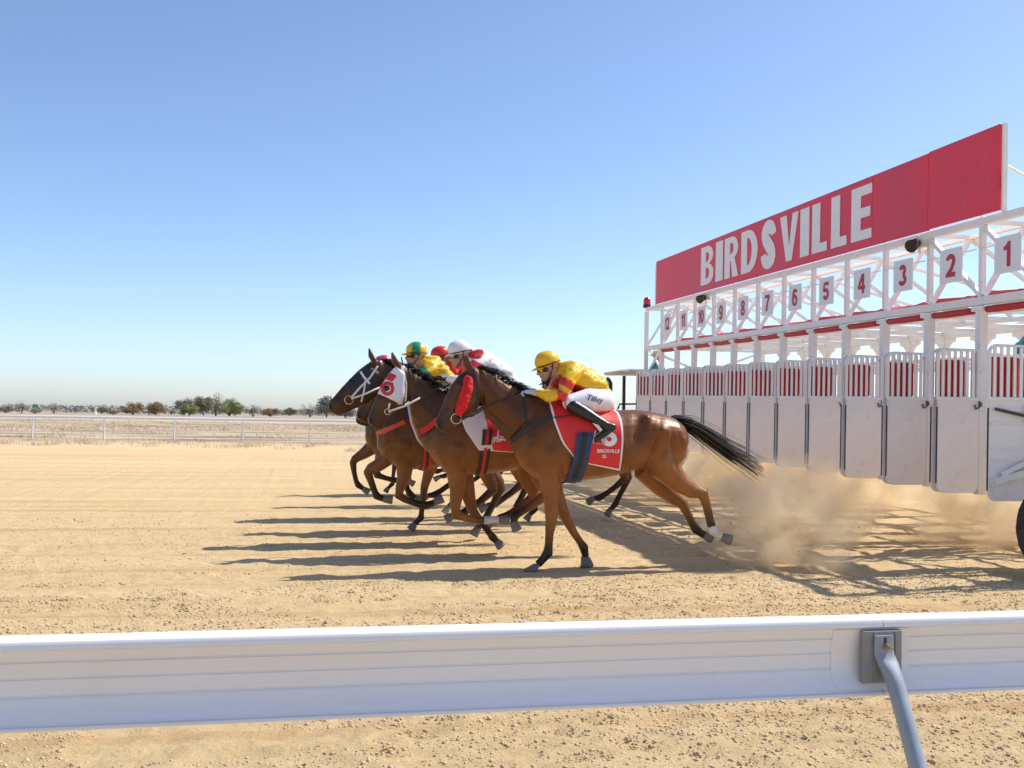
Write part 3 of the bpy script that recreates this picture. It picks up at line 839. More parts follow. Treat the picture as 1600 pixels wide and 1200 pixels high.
for k in range(13):
    for nm, me in (('cross_beam', cb), ('diagonal', db), ('rear_strut', db2), ('top_tie', db3), ('stall_partition', pt)): link(nm, me, gate, (0, k * S, 0))
for k in (-0.75, 13.1):
    for nm, me in (('cross_beam', cb), ('diagonal', db), ('top_tie', db3), ('rear_strut', db2)): link(nm, me, gate, (0, k * S, 0))
    for x in (0, D):
        mb = MB(); mb.box((x, k * S, 1.68 if x else 2.14), (0.085, 0.085, 2.2 if x else 3.1), ch=0.006); gpart('end_post', mb, M['white'])
    mb = MB(); mb.beam((0.06, k * S, 2.80), (D - 0.06, k * S, 1.76), 0.05, 0.05); gpart('end_brace', mb, M['white'])
    mb = MB(); mb.beam((0.06, k * S + 0.03, 1.76), (D - 0.06, k * S + 0.03, 2.80), 0.05, 0.05); gpart('end_brace', mb, M['white'])
    mb = MB(); mb.box((D / 2, k * S, 1.72), (D - 0.1, 0.06, 0.06)); gpart('side_rail', mb, M['white'])
for a, c in ((2, 1), (1, 0), (0, -0.75), (11, 12)):   # face braces of the end bays
    mb = MB(); mb.beam((0.0, a * S, 3.70), (0.0, c * S, 2.89), 0.055, 0.05); gpart('face_brace', mb, M['white'])
for k in range(-0, 12, 2):
    mb = MB(); mb.beam((0.585, (k + 2) * S, 3.72), (1.88, k * S, 2.87), 0.045, 0.045); gpart('rear_brace', mb, M['white'])
for k in range(1, 12, 3):
    mb = MB(); mb.beam((1.0, (k + 1) * S, 2.90), (D - 0.05, (k - 0.6) * S, 2.895), 0.04, 0.04); gpart('roof_brace', mb, M['white'])
# red pad rolls under the roof beam, red canvas above it
mb = MB()
vs = []; ny_, na = 9, 8
for i in range(ny_):
    u = i / (ny_ - 1); sag = 0.005 * math.sin(math.pi * u)
    for j in range(na):
        a = 2 * math.pi * j / na + 0.39
        vs.append((0.040 * math.cos(a), (u - 0.5) * (S - 0.24), 2.735 - sag + 0.042 * math.sin(a)))
mb.add(vs, [(i * na + j, i * na + (j + 1) % na, (i + 1) * na + (j + 1) % na, (i + 1) * na + j) for i in range(ny_ - 1) for j in range(na)] + [tuple(range(na - 1, -1, -1)), tuple(range((ny_ - 1) * na, ny_ * na))])
roll_me = mb.mesh('pad_roll', M['pad'], True)
def canvas(seed):
    r = random.Random(seed); mb = MB(); n = 9; m = 5; vs = []
    for side in (0, 1):
        for j in range(m):
            for i in range(n):
                u = i / (n - 1); v = j / (m - 1)
                z = 2.900 + 0.055 * (1 - u) ** 1.5 * abs(math.sin(3.0 * u * math.pi + seed)) + 0.04 * v + (0.012 if side else 0)
                vs.append((0.09 + 0.42 * v, (u - 0.5) * (S - 0.12), z))
    q = n * m; f = []
    for j in range(m - 1):
        for i in range(n - 1):
            a = j * n + i
            f += [(a, a + n, a + n + 1, a + 1), (q + a, q + a + 1, q + a + n + 1, q + a + n)]
    for i in range(n - 1): f += [(i, i + 1, q + i + 1, q + i), ((m - 1) * n + i + 1, (m - 1) * n + i, q + (m - 1) * n + i, q + (m - 1) * n + i + 1)]
    for j in range(m - 1): f += [(j * n, q + j * n, q + j * n + n, j * n + n), (j * n + n - 1, j * n + 2 * n - 1, q + j * n + 2 * n - 1, q + j * n + n - 1)]
    mb.add(vs, f); return mb.mesh('roof_canvas', M['pad'])
cms = [canvas(i) for i in range(3)]
for k in range(12):
    link('pad_roll', roll_me, gate, (-0.01, (k + 0.5) * S, 0))
    link('roof_canvas', cms[k % 3], gate, (0, (k + 0.5) * S, 0))
# opened door leaves: solid lower panel, barred upper frame, red pad
LW = 0.525
def extruded(poly, y0, y1):
    n = len(poly); mb = MB()
    vs = [(p[0], y0, p[1]) for p in poly] + [(p[0], y1, p[1]) for p in poly]
    mb.add(vs, [tuple(range(n)), tuple(range(2 * n - 1, n - 1, -1))] + [(i, n + i, n + (i + 1) % n, (i + 1) % n) for i in range(n)])
    return mb
rc = 0.085
outl = arc(-rc - 0.01, 0.66 + rc, rc, rc, 0, -90, 6) + arc(-LW + rc, 0.66 + rc, rc, rc, -90, -180, 6) + [(-LW, 1.70), (-0.01, 1.70)]
pm = extruded(outl[::-1], -0.014, 0.014)
# raised rim round the panel
edge_pts = [Vector((p[0], 0, p[1])) for p in outl]
pm.tube([(p.x + (0.008 if p.x < -LW / 2 else -0.008), 0, p.z + 0.006) for p in edge_pts], 0.017, 6)
panel_me = pm.mesh('kick_panel', M['panel'])
mb = MB()
rt = 0.075
fr = [(-0.02, 0, 1.70), (-0.02, 0, 2.27)] + [(-LW + rt + rt * math.cos(R(a)) - 0.0, 0, 2.27 - rt + rt * math.sin(R(a))) for a in (90, 110, 130, 150, 170, 180)] + [(-LW, 0, 1.70)]
mb.tube(fr, 0.019, 6); mb.box((-LW / 2, 0, 1.715), (LW, 0.045, 0.04), ch=0.004)
for z in (1.72, 2.22): mb.box((0.005, 0, z), (0.05, 0.05, 0.035))
frame_me = mb.mesh('door_frame', M['white'])
mb = MB(); mb.box((0, 0, 1.99), (0.034, 0.014, 0.53)); bar_me = mb.mesh('bar', M['white'])
mb = MB(); mb.box((-LW + 0.025 + 0.165, 0, 1.945), (0.335, 0.055, 0.42), ch=0.015); pad_me = mb.mesh('door_pad', M['pad'])
mb = MB(); mb.box((-LW - 0.004, 0, 1.19), (0.012, 0.020, 0.86)); shade_strip_me = mb.mesh('gap_shade_strip', M['rubber'])  # dark strip standing in for the shaded gap between paired leaves
mb = MB()
mb.tube([(-0.015, -0.03, 1.69), (-0.015, -0.03, 1.62), (-0.06, -0.03, 1.60), (-0.075, -0.03, 1.65)], 0.009, 6); mb.box((0.0, -0.02, 1.655), (0.03, 0.03, 0.05))
latch_me = mb.mesh('latch', M['steel'])
def leaf(tt, side, ang):
    o = empty('door', (-0.055, tt * S + side * 0.052, 0), (0, 0, ang), gate)
    link('kick_panel', panel_me, o); link('door_frame', frame_me, o); link('gap_shade_strip', shade_strip_me, o)
    for i in range(6): link('bar', bar_me, o, (-0.085 - i * 0.076, -0.004, 0))
    p = link('door_pad', pad_me, o, (0, 0.042 if (side < 0 or tt == 0) else -0.042, 0))
    if side < 0: link('latch', latch_me, o)
    return o
for k in range(13):
    if k > 0: leaf(k, -1, R(rnd.uniform(-1.2, 1.6)))
    if k < 12:
        o = leaf(k, 1, R(rnd.uniform(-1.5, 1.0)))
        if k == 0:
            for z in (0.90, 1.08, 1.20, 1.46):
                mb = MB(); mb.box((-LW / 2, -0.020, z), (LW - 0.05, 0.012, 0.022), ch=0.002); mb.build('stiffener', M['white'], o)
            mb = MB(); mb.tube([(-LW + 0.06, -0.040, 0.855), (-LW + 0.06, -0.024, 0.855)], 0.058, 16)
            mb.beam((-LW + 0.05, -0.052, 0.86), (0.05, -0.052, 1.00), 0.02, 0.07); mb.beam((-LW + 0.12, -0.052, 0.93), (0.05, -0.054, 1.14), 0.018, 0.05)
            mb.build('closing_arm', M['white'], o)
            mb = MB(); mb.tube([(-LW + 0.05, -0.04, 1.61), (-0.14, -0.04, 1.545)], 0.017, 8); mb.build('damper', M['steel'], o)
            mb = MB(); mb.box((-0.06, -0.04, 1.57), (0.17, 0.06, 0.17), ch=0.01); mb.build('damper_box', M['white'], o)
# number plates
NH = 0.40
for k in range(1, 13):
    c = Matrix(((0, 0, -1, 0), (-1, 0, 0, 0), (0, 1, 0, 0), (0, 0, 0, 1)))
    mb = MB(); mb.box((0, 0, 0), (0.012, 0.44, 0.41), ch=0.002)
    z = 3.305; p = gpart('number_plate', mb, M['plate'], loc=(-0.055, (k - 0.5) * S, z))
    mb = MB(); mb.box((0.02, 0, 0.13), (0.012, S - 0.1, 0.012)); mb.build('hanger', M['white'], p)
    ds = str(k); dw, gap = (0.185, 0.02) if k < 10 else (0.165, 0.018)
    tw = sum(dw * (.6 if q == '1' else 1) for q in ds) + gap * (len(ds) - 1); x_ = -tw / 2
    for q in ds:
        wq = dw * (.6 if q == '1' else 1)
        me = curve_mesh('numeral', digit(q, wq, .275), 0.004, M['digit'], c)
        if q == '2':
            m2 = curve_mesh('foot', [[(0, 0), (0, .03), (wq * .12, .056), (wq, .056), (wq, 0)]], 0.004, M['digit'], Matrix.Translation((-0.0006, 0, 0)) @ c)
            bm = bmesh.new(); bm.from_mesh(me); bm.from_mesh(m2); bm.to_mesh(me); bm.free()
        link('numeral', me, p, (-0.0085, -x_, -.1375)); x_ += wq + gap
# the long red sign
sz0, sz1 = 3.795, 4.755
sign = empty('sign_board', (-0.062, 0, 0), parent=gate)
cuts = [12.25, lane_t(1365.5), lane_t(1453), 0.62]
for i in range(3):
    a, c = cuts[i] * S, cuts[i + 1] * S
    up = (0.0, 0.0, 0.012)[i]
    mb = MB(); mb.box((0, (a + c) / 2, (sz0 + sz1) / 2 + up), (0.03, a - c - 0.010, sz1 - sz0), ch=0.003)
    mb.build('sign_panel', M['red_sign'], sign)
    mb = MB(); mb.box((0.019, (a + c) / 2, (sz0 + sz1) / 2 + up), (0.006, a - c - 0.012, sz1 - sz0 - 0.004)); mb.build('backing_sheet', M['white'], sign)  # white sheet added to keep the sign's red bounce off the truss
mb = MB()
for t_ in (12.28, 0.585):
    mb.box((0.02, t_ * S, (sz0 + sz1) / 2), (0.05, 0.03, 0.98))
mb.box((0.03, (12.25 + 0.62) / 2 * S, sz1 - 0.05), (0.03, 11.6 * S, 0.05)); mb.box((0.03, (12.25 + 0.62) / 2 * S, sz0 + 0.3), (0.03, 11.6 * S, 0.05))
for t_ in (12.45,): mb.tube([(0.05, t_ * S, 3.74), (0.05, t_ * S, 4.72), (0.03, 12.28 * S, 4.73)], 0.02, 6)
for t_ in range(1, 13): mb.box((0.055, t_ * S, (sz0 + sz1) / 2 - 0.03), (0.03, 0.04, 0.96))
mb.build('sign_frame', M['white'], sign)
for t_ in (0.62, 6, 12):
    mb = MB(); mb.tube([(0.08, t_ * S, 4.30), (0.30, t_ * S, 4.20), (0.50, t_ * S, 4.02), (0.59, t_ * S, 3.78)], 0.02, 6); mb.build('sign_stay', M['white'], sign)
ext = [('B', 1098, 1118), ('I', 1121, 1132.5), ('R', 1135, 1157), ('D', 1161, 1187), ('S', 1190.5, 1217), ('V', 1221.5, 1251), ('I', 1253.5, 1268), ('L', 1272, 1296), ('L', 1302, 1327), ('E', 1333.5, 1366)]
for ch, a, c in ext:
    y0, y1 = lane_t(a) * S, lane_t(c) * S
    if ch in 'BIRD' : y1 = y1
    Mx = Matrix(((0, 0, -1, 0), (-1, 0, 0, 0), (0, 1, 0, 0), (0, 0, 0, 1)))
    me = curve_mesh('letter', glyph(ch, y0 - y1 - 0.01, 0.75), 0.005, M['letter'], Mx)
    link('letter', me, sign, (-0.0195, y0, sz0 + 0.115))
# floodlights and beacon
for px in (1105, 1440):
    t_ = lane_t(px); f = empty('floodlight', (-0.12, t_ * S, 3.66), (0, R(-20), R(25)), gate)
    mb = MB(); mb.tube([(-0.13, 0, -0.01), (-0.12, 0, -0.01), (0.02, 0, 0.0), (0.05, 0, 0)], [0.075, 0.085, 0.06, 0.035], 10); mb.build('lamp_housing', M['black'], f)
    mb = MB(); mb.box((0.10, -0.05, 0.0), (0.10, 0.16, 0.15), ch=0.01); mb.tube([(0.05, 0, -0.06), (0.05, 0, -0.15)], 0.02, 6); mb.build('control_box', M['white'], f)
bc = empty('beacon', (0, 13.1 * S, 3.79), parent=gate)
mb = MB(); mb.tube([(0, 0, 0), (0, 0, 0.07)], 0.09, 10); mb.build('base', M['black'], bc)
mb = MB(); mb.tube([(0, 0, 0.07), (0, 0, 0.18), (0, 0, 0.235), (0, 0, 0.25)], [0.085, 0.085, 0.055, 0.01], 12); mb.build('dome', M['beacon'], bc, True)
# far attendant's platform
pl = empty('end_platform', (0, 12.55 * S, 0), parent=gate)
mb = MB(); mb.box((0, 0.0, 1.19), (0.03, 1.02 * S, 1.06), ch=0.005); mb.build('kick_panel', M['panel'], pl)
mb = MB(); mb.box((0, 0.0, 2.24), (0.05, 1.0 * S, 0.05)); mb.build('top_rail', M['white'], pl)
for i in range(7):
    mb = MB(); mb.box((0, (-0.42 + 0.14 * i) * S, 1.97), (0.014, 0.05, 0.5)); mb.build('bar', M['white'], pl)
for s in (-1, 1):
    mb = MB(); mb.beam((0.04 + 0.02 * s, -0.45 * S * s, 2.27), (0.04 + 0.02 * s, 0.45 * S * s, 2.80), 0.035, 0.05); mb.build('cross_brace', M['white'], pl)
mb = MB(); mb.box((0.9, 0, 0.93), (1.6, 1.0 * S, 0.05)); mb.build('deck', M['galv'], pl)
mb = MB(); mb.box((0.3, 1.05, 1.19), (0.05, 0.9, 1.06)); mb.build('side_panel', M['panel'], pl)
for i in range(6):
    mb = MB(); mb.box((0.3, 0.68 + 0.15 * i, 1.92), (0.05, 0.13, 0.34), ch=0.01); mb.build('guard_slat', M['panel'], pl)
# near end platform (its rail and braces throw the near shadow) and road wheels
mb = MB(); mb.box((1.45, -0.37 * S, 1.18), (2.8, 0.60 * S, 0.05)); gpart('step_deck', mb, M['galv'])
def wheel(y, r, x, z):
    w = empty('wheel', (x, y, z), parent=gate)
    mb = MB()
    prof_ = [(0.62 * r, -0.11), (0.80 * r, -0.125), (0.95 * r, -0.12), (r, -0.09), (r, 0.09), (0.95 * r, 0.12), (0.80 * r, 0.125), (0.62 * r, 0.11)]
    n = 36; vs = []
    for k in range(n):
        a = 2 * math.pi * k / n
        for rr, yy_ in prof_:
            if rr == r and k % 2: rr = rr - 0.012
            vs.append((rr * math.cos(a), yy_, rr * math.sin(a)))
    q = len(prof_)
    mb.add(vs, [(k * q + i, k * q + (i + 1) % q, ((k + 1) % n) * q + (i + 1) % q, ((k + 1) % n) * q + i) for k in range(n) for i in range(q)])
    mb.build('tyre', M['rubber'], w)
    mb = MB(); mb.tube([(0, -0.07, 0), (0, 0.07, 0)], 0.63 * r, 24); mb.tube([(0, -0.12, 0), (0, -0.07, 0)], 0.2 * r, 12); mb.build('rim', M['white'], w)
    mb = MB(); mb.beam((0, 0.15, 0), (0.3, 0.22, 0.62), 0.09, 0.09); mb.beam((0, -0.05, 0), (0, 0.4, 0), 0.07, 0.07); mb.build('fork', M['white'], w)
wheel(-0.93, 0.5, -0.42, 0.5); wheel(-0.93, 0.5, 2.4, 0.5)
wheel(13.6 * S, 0.5, -0.1, 0.28); wheel(13.6 * S, 0.5, 2.4, 0.28)
# ---------------------------------------------------------------- horses: shared shape, measured on the near horse
HY = 9.62
HX0 = on_y(888, 760, HY)[0]
def L(px, py):                      # near horse: photo point -> its own side view (metres, x to the rear, z up)
    X, Z = on_y(px, py, HY); return (X - HX0, Z)
GT = [(806, 676, 714, .11), (818, 640, 733, .185), (835, 628, 746, .235), (860, 623, 755, .262), (888, 625, 753, .28), (915, 633, 750, .295), (940, 639, 747, .30),
      (965, 641, 742, .29), (990, 640, 734, .275), (1012, 642, 728, .27), (1035, 647, 719, .26), (1052, 653, 712, .225), (1064, 662, 708, .17), (1071, 674, 700, .10)]
TORSO = [(L(x, a), L(x, b_), w) for x, a, b_, w in GT]
HEADP = [((741, 573), (752, 600), .065), ((734, 574), (752, 618), .085), ((718, 584), (749, 634), .098), ((705, 601), (741, 646), .100), ((696, 619), (727, 655), .078),
         ((690, 636), (716, 662), .060), ((684, 650), (708, 671), .056), ((679, 660), (699, 677), .052), ((681, 668), (692, 676), .03)]
NECKP = [((741, 572), (750, 612), .06), ((762, 579), (758, 650), .085), ((790, 596), (776, 670), .115), ((815, 611), (792, 690), .15), ((840, 620), (806, 712), .18), ((870, 627), (828, 732), .20)]
HEAD = [(L(*a), L(*b_), w) for a, b_, w in HEADP]
NECK = [(L(*a), L(*b_), w) for a, b_, w in NECKP]
def leg(seq): return [(*L(x, y), r) for x, y, r in seq]
FORE_STAND = leg([(838, 690, .17), (850, 725, .125), (855, 750, .10), (857, 775, .077), (857, 800, .062), (857, 812, .058), (854, 832, .041), (853, 849, .040), (852, 861, .052), (843, 872, .038), (836, 879, .040)])
FORE_STAND_H = L(826, 889)
FORE_BACK = leg([(845, 695, .16), (862, 742, .105), (873, 772, .078), (884, 800, .058), (890, 814, .053), (902, 836, .039), (911, 849, .038), (917, 858, .048), (919, 868, .037), (920, 873, .038)])
FORE_BACK_H = L(923, 884)
HIND_NEAR = leg([(1036, 682, .212), (1034, 712, .207), (1034, 733, .155), (1054, 753, .10), (1075, 766, .075), (1090, 770, .060), (1096, 790, .044), (1101, 812, .042), (1105, 827, .051), (1113, 833, .038), (1119, 836, .039)])
HIND_NEAR_H = L(1130, 840)
HIND_FAR = leg([(1030, 684, .21), (1022, 715, .20), (1018, 738, .14), (1042, 765, .092), (1062, 780, .072), (1074, 788, .058), (1083, 806, .043), (1090, 820, .042), (1096, 830, .049), (1104, 836, .037), (1110, 839, .038)])
HIND_FAR_H = L(1119, 843)
F_FOLD = ([(-.26, 1.14, .16), (-.27, .95, .115), (-.32, .76, .078), (-.375, .64, .056), (-.36, .60, .052), (-.24, .56, .038), (-.12, .53, .038), (-.06, .53, .047), (.01, .55, .036), (.03, .56, .038)], (.10, .57))
F_REACH = ([(-.30, 1.15, .16), (-.40, .98, .115), (-.55, .87, .078), (-.66, .80, .057), (-.68, .76, .052), (-.66, .62, .038), (-.63, .50, .038), (-.60, .44, .047), (-.54, .40, .036), (-.52, .385, .038)], (-.46, .35))
F_DOWN = ([(-.28, 1.14, .16), (-.32, .95, .115), (-.38, .75, .078), (-.43, .58, .056), (-.44, .53, .052), (-.46, .34, .038), (-.47, .22, .038), (-.47, .17, .047), (-.53, .11, .036), (-.56, .08, .038)], (-.59, .03))
H_REACH = ([(.91, 1.24, .212), (.82, 1.08, .205), (.68, .95, .145), (.72, .78, .09), (.78, .66, .07), (.80, .60, .058), (.66, .48, .043), (.52, .38, .042), (.44, .33, .048), (.36, .32, .037), (.34, .31, .038)], (.27, .27))
H_UNDER = ([(.91, 1.24, .212), (.83, 1.08, .205), (.72, .95, .145), (.82, .78, .09), (.92, .66, .07), (.94, .60, .058), (.86, .43, .043), (.78, .28, .042), (.75, .21, .048), (.69, .15, .037), (.67, .13, .038)], (.63, .06))
H_PUSH = (HIND_NEAR, HIND_NEAR_H)
# shallow muscle relief in the same side view: x, z, radius along, radius across, turn, height
RELIEF = [(*L(808, 672), .17, .022, 52, -.014), (*L(826, 690), .13, .07, 60, .012), (*L(851, 712), .09, .08, 0, .014), (*L(868, 730), .02, .10, 10, -.010), (*L(985, 678), .05, .13, -8, -.020), (*L(1001, 654), .04, .035, 0, .016),
          (*L(1010, 700), .018, .16, -14, -.012), (*L(1022, 672), .08, .06, 0, .012), (*L(1040, 700), .022, .17, 8, -.011), (*L(1057, 690), .05, .10, 0, .010), (*L(1028, 716), .05, .10, 0, .012),
          (*L(772, 655), .20, .016, -40, -.010), (*L(782, 630), .16, .05, -38, .008), (*L(735, 630), .07, .06, 0, .010), (*L(712, 628), .09, .014, 62, .010), (*L(717, 603), .035, .025, 0, .012), (*L(724, 610), .03, .02, 0, -.006), (*L(690, 664), .02, .02, 0, .006),
          (*L(1000, 737), .06, .02, 30, -.012), (*L(925, 700), .02, .2, 15, .004), (*L(945, 700), .02, .2, 15, .004), (*L(965, 700), .02, .18, 15, .004)]
BAY = dict(base=(.165, .052, .013), dark=(.062, .021, .008), belly=(.235, .088, .024), point=(.014, .010, .008))
def seg_dist(P, poly):
    """distance of x,z points to a polyline and the arc position 0..1"""
    best = np.full(len(P), 9e9); s = np.zeros(len(P)); n = len(poly) - 1
    rr = np.zeros(len(P))
    for i in range(n):
        a = np.array(poly[i][:2]); b_ = np.array(poly[i + 1][:2]); d = b_ - a; l2 = (d ** 2).sum() + 1e-9
        t_ = np.clip(((P - a) @ d) / l2, 0, 1); q = a + t_[:, None] * d; dd = np.linalg.norm(P - q, axis=1)
        m = dd < best; best[m] = dd[m]; s[m] = (i + t_[m]) / n
        rr[m] = poly[i][2] + (poly[i + 1][2] - poly[i][2]) * t_[m]
    return best, s, rr
def eye_xz(head):
    (a, b_, w), (c, d, w2) = head[2], head[3]
    return a[0] * .40 + c[0] * .33 + b_[0] * .15 + d[0] * .12, a[1] * .40 + c[1] * .33 + b_[1] * .15 + d[1] * .12
def horse_mesh(name, head, neck, legs, col, torso=TORSO, black=0.42, socks=(), voxel=0.0125, relief=RELIEF):
    mb = MB()
    mb.loft(torso, n=24, e=2.15)
    mb.loft(neck, n=20, e=2.0); mb.loft(head, n=18, e=2.3)
    # ears
    (tx, tz), (bx_, bz), w = head[1]
    fx, fz = head[2][0]
    ux, uz = tx - bx_, tz - bz; ul = math.hypot(ux, uz); ux /= ul; uz /= ul
    for s in (-1, 1):
        b0 = Vector((tx + 0.015, s * 0.052, tz - 0.03))
        tip = b0 + Vector((ux * 0.17 + 0.0, s * 0.02, 0.16))
        if uz < 0.6: tip = b0 + Vector((-0.015, s * 0.02, 0.17))
        mid = (b0 + tip) / 2 + Vector((-0.012, s * 0.006, 0))
        mb.limb([b0, mid, tip], [.030, .030, .010], n=8)
    # nostril flare and lips
    (ax, az), (cx, cz), w = head[-2]
    for s in (-1, 1): mb.ball((ax * .72 + cx * .28 + .006, s * w * .75, az * .72 + cz * .28), .024, 10)
    mb.ball((cx + .02, 0, cz + 0.008), (.035, .035, .022), 10)
    for (pts, hoof, y) in legs:
        st = []
        for i, (x, z, r) in enumerate(pts):
            a = pts[max(i - 1, 0)]; b_ = pts[min(i + 1, len(pts) - 1)]
            dx, dz = b_[0] - a[0], b_[1] - a[1]; l = math.hypot(dx, dz) + 1e-9
            nx_, nz_ = -dz / l, dx / l
            hw = min(r * (0.92 if r < .07 else .80), .135)
            yy = y if r < .1 else y * (1 - 0.25 * min(1, (r - .1) / .1))
            st.append(((x + nx_ * r, z + nz_ * r), (x - nx_ * r, z - nz_ * r), hw, yy))
        mb.loft(st, n=14)
    me = remeshed(mb, name, voxel, 5, 0.5)
    V = coords(me); N = normals(me)
    for x, z, ra, rb, turn, amp in relief:
        c, s_ = math.cos(R(turn)), math.sin(R(turn))
        dx, dz = V[:, 0] - x, V[:, 2] - z
        u_, v_ = dx * c + dz * s_, -dx * s_ + dz * c
        g = np.exp(-(u_ / ra) ** 2 - (v_ / rb) ** 2) * amp * 2.1 * np.clip(np.abs(N[:, 1]) * 1.6, 0, 1)
        V = V + N * g[:, None]
    V = V + N * (0.004 * vnoise(V, 9.0))[:, None]
    set_coords(me, V)
    P = V[:, [0, 2]]
    ztop = np.interp(V[:, 0], [s[0][0] for s in torso], [s[0][1] for s in torso]); zbot = np.interp(V[:, 0], [s[1][0] for s in torso], [s[1][1] for s in torso])
    k = np.clip((V[:, 2] - zbot) / (ztop - zbot + 1e-6), -0.3, 1.3)
    base, dark, belly, point = (np.array(col[q]) for q in ('base', 'dark', 'belly', 'point'))
    C = np.where((k < .45)[:, None], belly + (base - belly) * np.clip(k / .45, 0, 1)[:, None], base + (dark - base) * np.clip((k - .45) / .7, 0, 1)[:, None] * 0.55)
    nz = 1 + 0.42 * vnoise(V, 3.2) + 0.26 * vnoise(V, 8.0) + 0.18 * vnoise(V, 19.0)
    C = C * nz[:, None]
    # dark front of body and neck
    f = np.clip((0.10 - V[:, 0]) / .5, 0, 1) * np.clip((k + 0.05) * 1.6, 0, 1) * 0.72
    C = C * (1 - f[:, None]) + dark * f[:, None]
    ex, ez = eye_xz(head); d = np.hypot(V[:, 0] - ex, V[:, 2] - ez); f = np.clip(1 - (d - .02) / .035, 0, 1)[:, None] * .8
    C = C * (1 - f) + np.array((.02, .012, .009)) * f
    # muzzle
    hx, hz = head[-2][0]; d = np.hypot(V[:, 0] - hx - .02, V[:, 2] - hz); f = np.clip(1 - (d - .05) / .13, 0, 1)[:, None] * .85
    C = C * (1 - f) + np.array((.03, .022, .019)) * f
    for li, (pts, hoof, y) in enumerate(legs):
        low = pts[int(len(pts) * black) - 1:] + [(*hoof, .05)]
        dd, s, rr = seg_dist(P, low)
        near = (dd < rr * 1.5 + .02) & ((V[:, 1] * y > 0))
        f = np.clip(s * 2.6, 0, 1) * near
        C = C * (1 - f[:, None]) + point * f[:, None]
        if li in socks:
            dd, s, rr = seg_dist(P, pts[-4:] + [(*hoof, .05)])
            near = (dd < rr * 1.5 + .02) & (V[:, 1] * y > 0) & (s > 0.12)
            C[near] = (.62, .57, .53)
    set_color(me, np.clip(C, 0.004, 1))
    me.materials.append(M['coat'])
    return me
def hoof_part(parent, pts, hoof, y, planted):
    mb = MB(); p = Vector((pts[-1][0], y, pts[-1][1])); h = Vector((hoof[0], y, hoof[1]))
    d = (h - p); Ln = d.length; d.normalize()
    if planted:
        vs = []; n = 14
        zt = p.z - 0.008
        for (z, rx, off) in ((0.0, .064, -.004), (.02, .061, 0.004), (max(.05, zt), .046, (p.x - h.x) * .8), (max(.062, zt + .014), .034, p.x - h.x)):
            for k in range(n):
                a = 2 * math.pi * k / n
                vs.append((h.x + off + rx * 1.05 * math.cos(a) * (1.12 if math.cos(a) < 0 else .9), y + rx * .88 * math.sin(a), z))
        mb.add(vs, [(i * n + k, i * n + (k + 1) % n, i * n + n + (k + 1) % n, i * n + n + k) for i in range(3) for k in range(n)] + [tuple(range(n - 1, -1, -1)), tuple(range(3 * n, 4 * n))])
    else:
        a = p - d * .02; q = p + d * max(.066, Ln + .018)
        mb.tube([a, a + d * .014, (a + q) / 2, q - d * .010, q], [.030, .039, .047, .054, .050], 14)
    return mb.build('hoof', M['hoof'], parent, True)
def ray_side(bvh, x, z, side, default=None):
    h = bvh.ray_cast(Vector((x, side * 1.5, z)), Vector((0, -side, 0)))
    return h[0].y if h[0] is not None else default
class Bands:
    """one band on each flank, built as an object of its own"""
    def __init__(self, mbs): self.mbs = [m for m in mbs if m.v]
    def build(self, name, mat, parent):
        return [m.build(name, mat, parent) for m in self.mbs][0]
def strap(bvh, pts, w, off=.006, sides=(-1, 1), thick=.004, res=.03):
    """a band lying on the surface, followed in side view"""
    out = []
    P = [Vector(p) for p in pts]; Q = [P[0]]
    for a, b_ in zip(P, P[1:]):
        n = max(1, int((b_ - a).length / res))
        Q += [a + (b_ - a) * ((i + 1) / n) for i in range(n)]
    for s in sides:
        mb = MB(); out.append(mb); last = None; rows = []
        for i, p in enumerate(Q):
            d = (Q[min(i + 1, len(Q) - 1)] - Q[max(i - 1, 0)]).normalized(); nr = Vector((-d.y, d.x)) * (w / 2)
            ys = [ray_side(bvh, *(p + nr * k), s) for k in (1, 0, -1)]
            mid = ys[1] if ys[1] is not None else last
            if mid is None: continue
            last = mid
            ys = [q if q is not None and abs(q - mid) < .04 else mid for q in ys]
            m_ = max(abs(q) for q in ys)
            row = []
            for k, yq in zip((1, -1), (ys[0], ys[2])):
                c = p + nr * k
                yq = s * (abs(yq) * .4 + m_ * .6)
                row += [(c.x, yq + s * off, c.y), (c.x, yq + s * (off - thick), c.y)]
            rows.append(row)
        vs = [v for r_ in rows for v in r_]
        f = []
        for i in range(len(rows) - 1):
            o = i * 4
            q = [(o, o + 2, o + 6, o + 4), (o + 1, o + 5, o + 7, o + 3), (o, o + 4, o + 5, o + 1), (o + 2, o + 3, o + 7, o + 6)]
            f += q
        if rows: f += [(0, 1, 3, 2), tuple(len(vs) - 4 + k for k in (0, 2, 3, 1))]
        mb.add(vs, f)
    return Bands(out)
def hair(strands, width):
    mb = MB()
    for st in strands:
        n = len(st); vs = []
        for i, p in enumerate(st):
            w = width * (1 - 0.8 * i / (n - 1)); p = Vector(p)
            vs += [p + Vector((0, -w, 0)), p + Vector((w * .5, w * .6, w * .8)), p + Vector((-w * .5, w * .6, -w * .8))]
        f = [(i * 3 + k, i * 3 + (k + 1) % 3, i * 3 + 3 + (k + 1) % 3, i * 3 + 3 + k) for i in range(n - 1) for k in range(3)]
        mb.add(vs, f)
    return mb
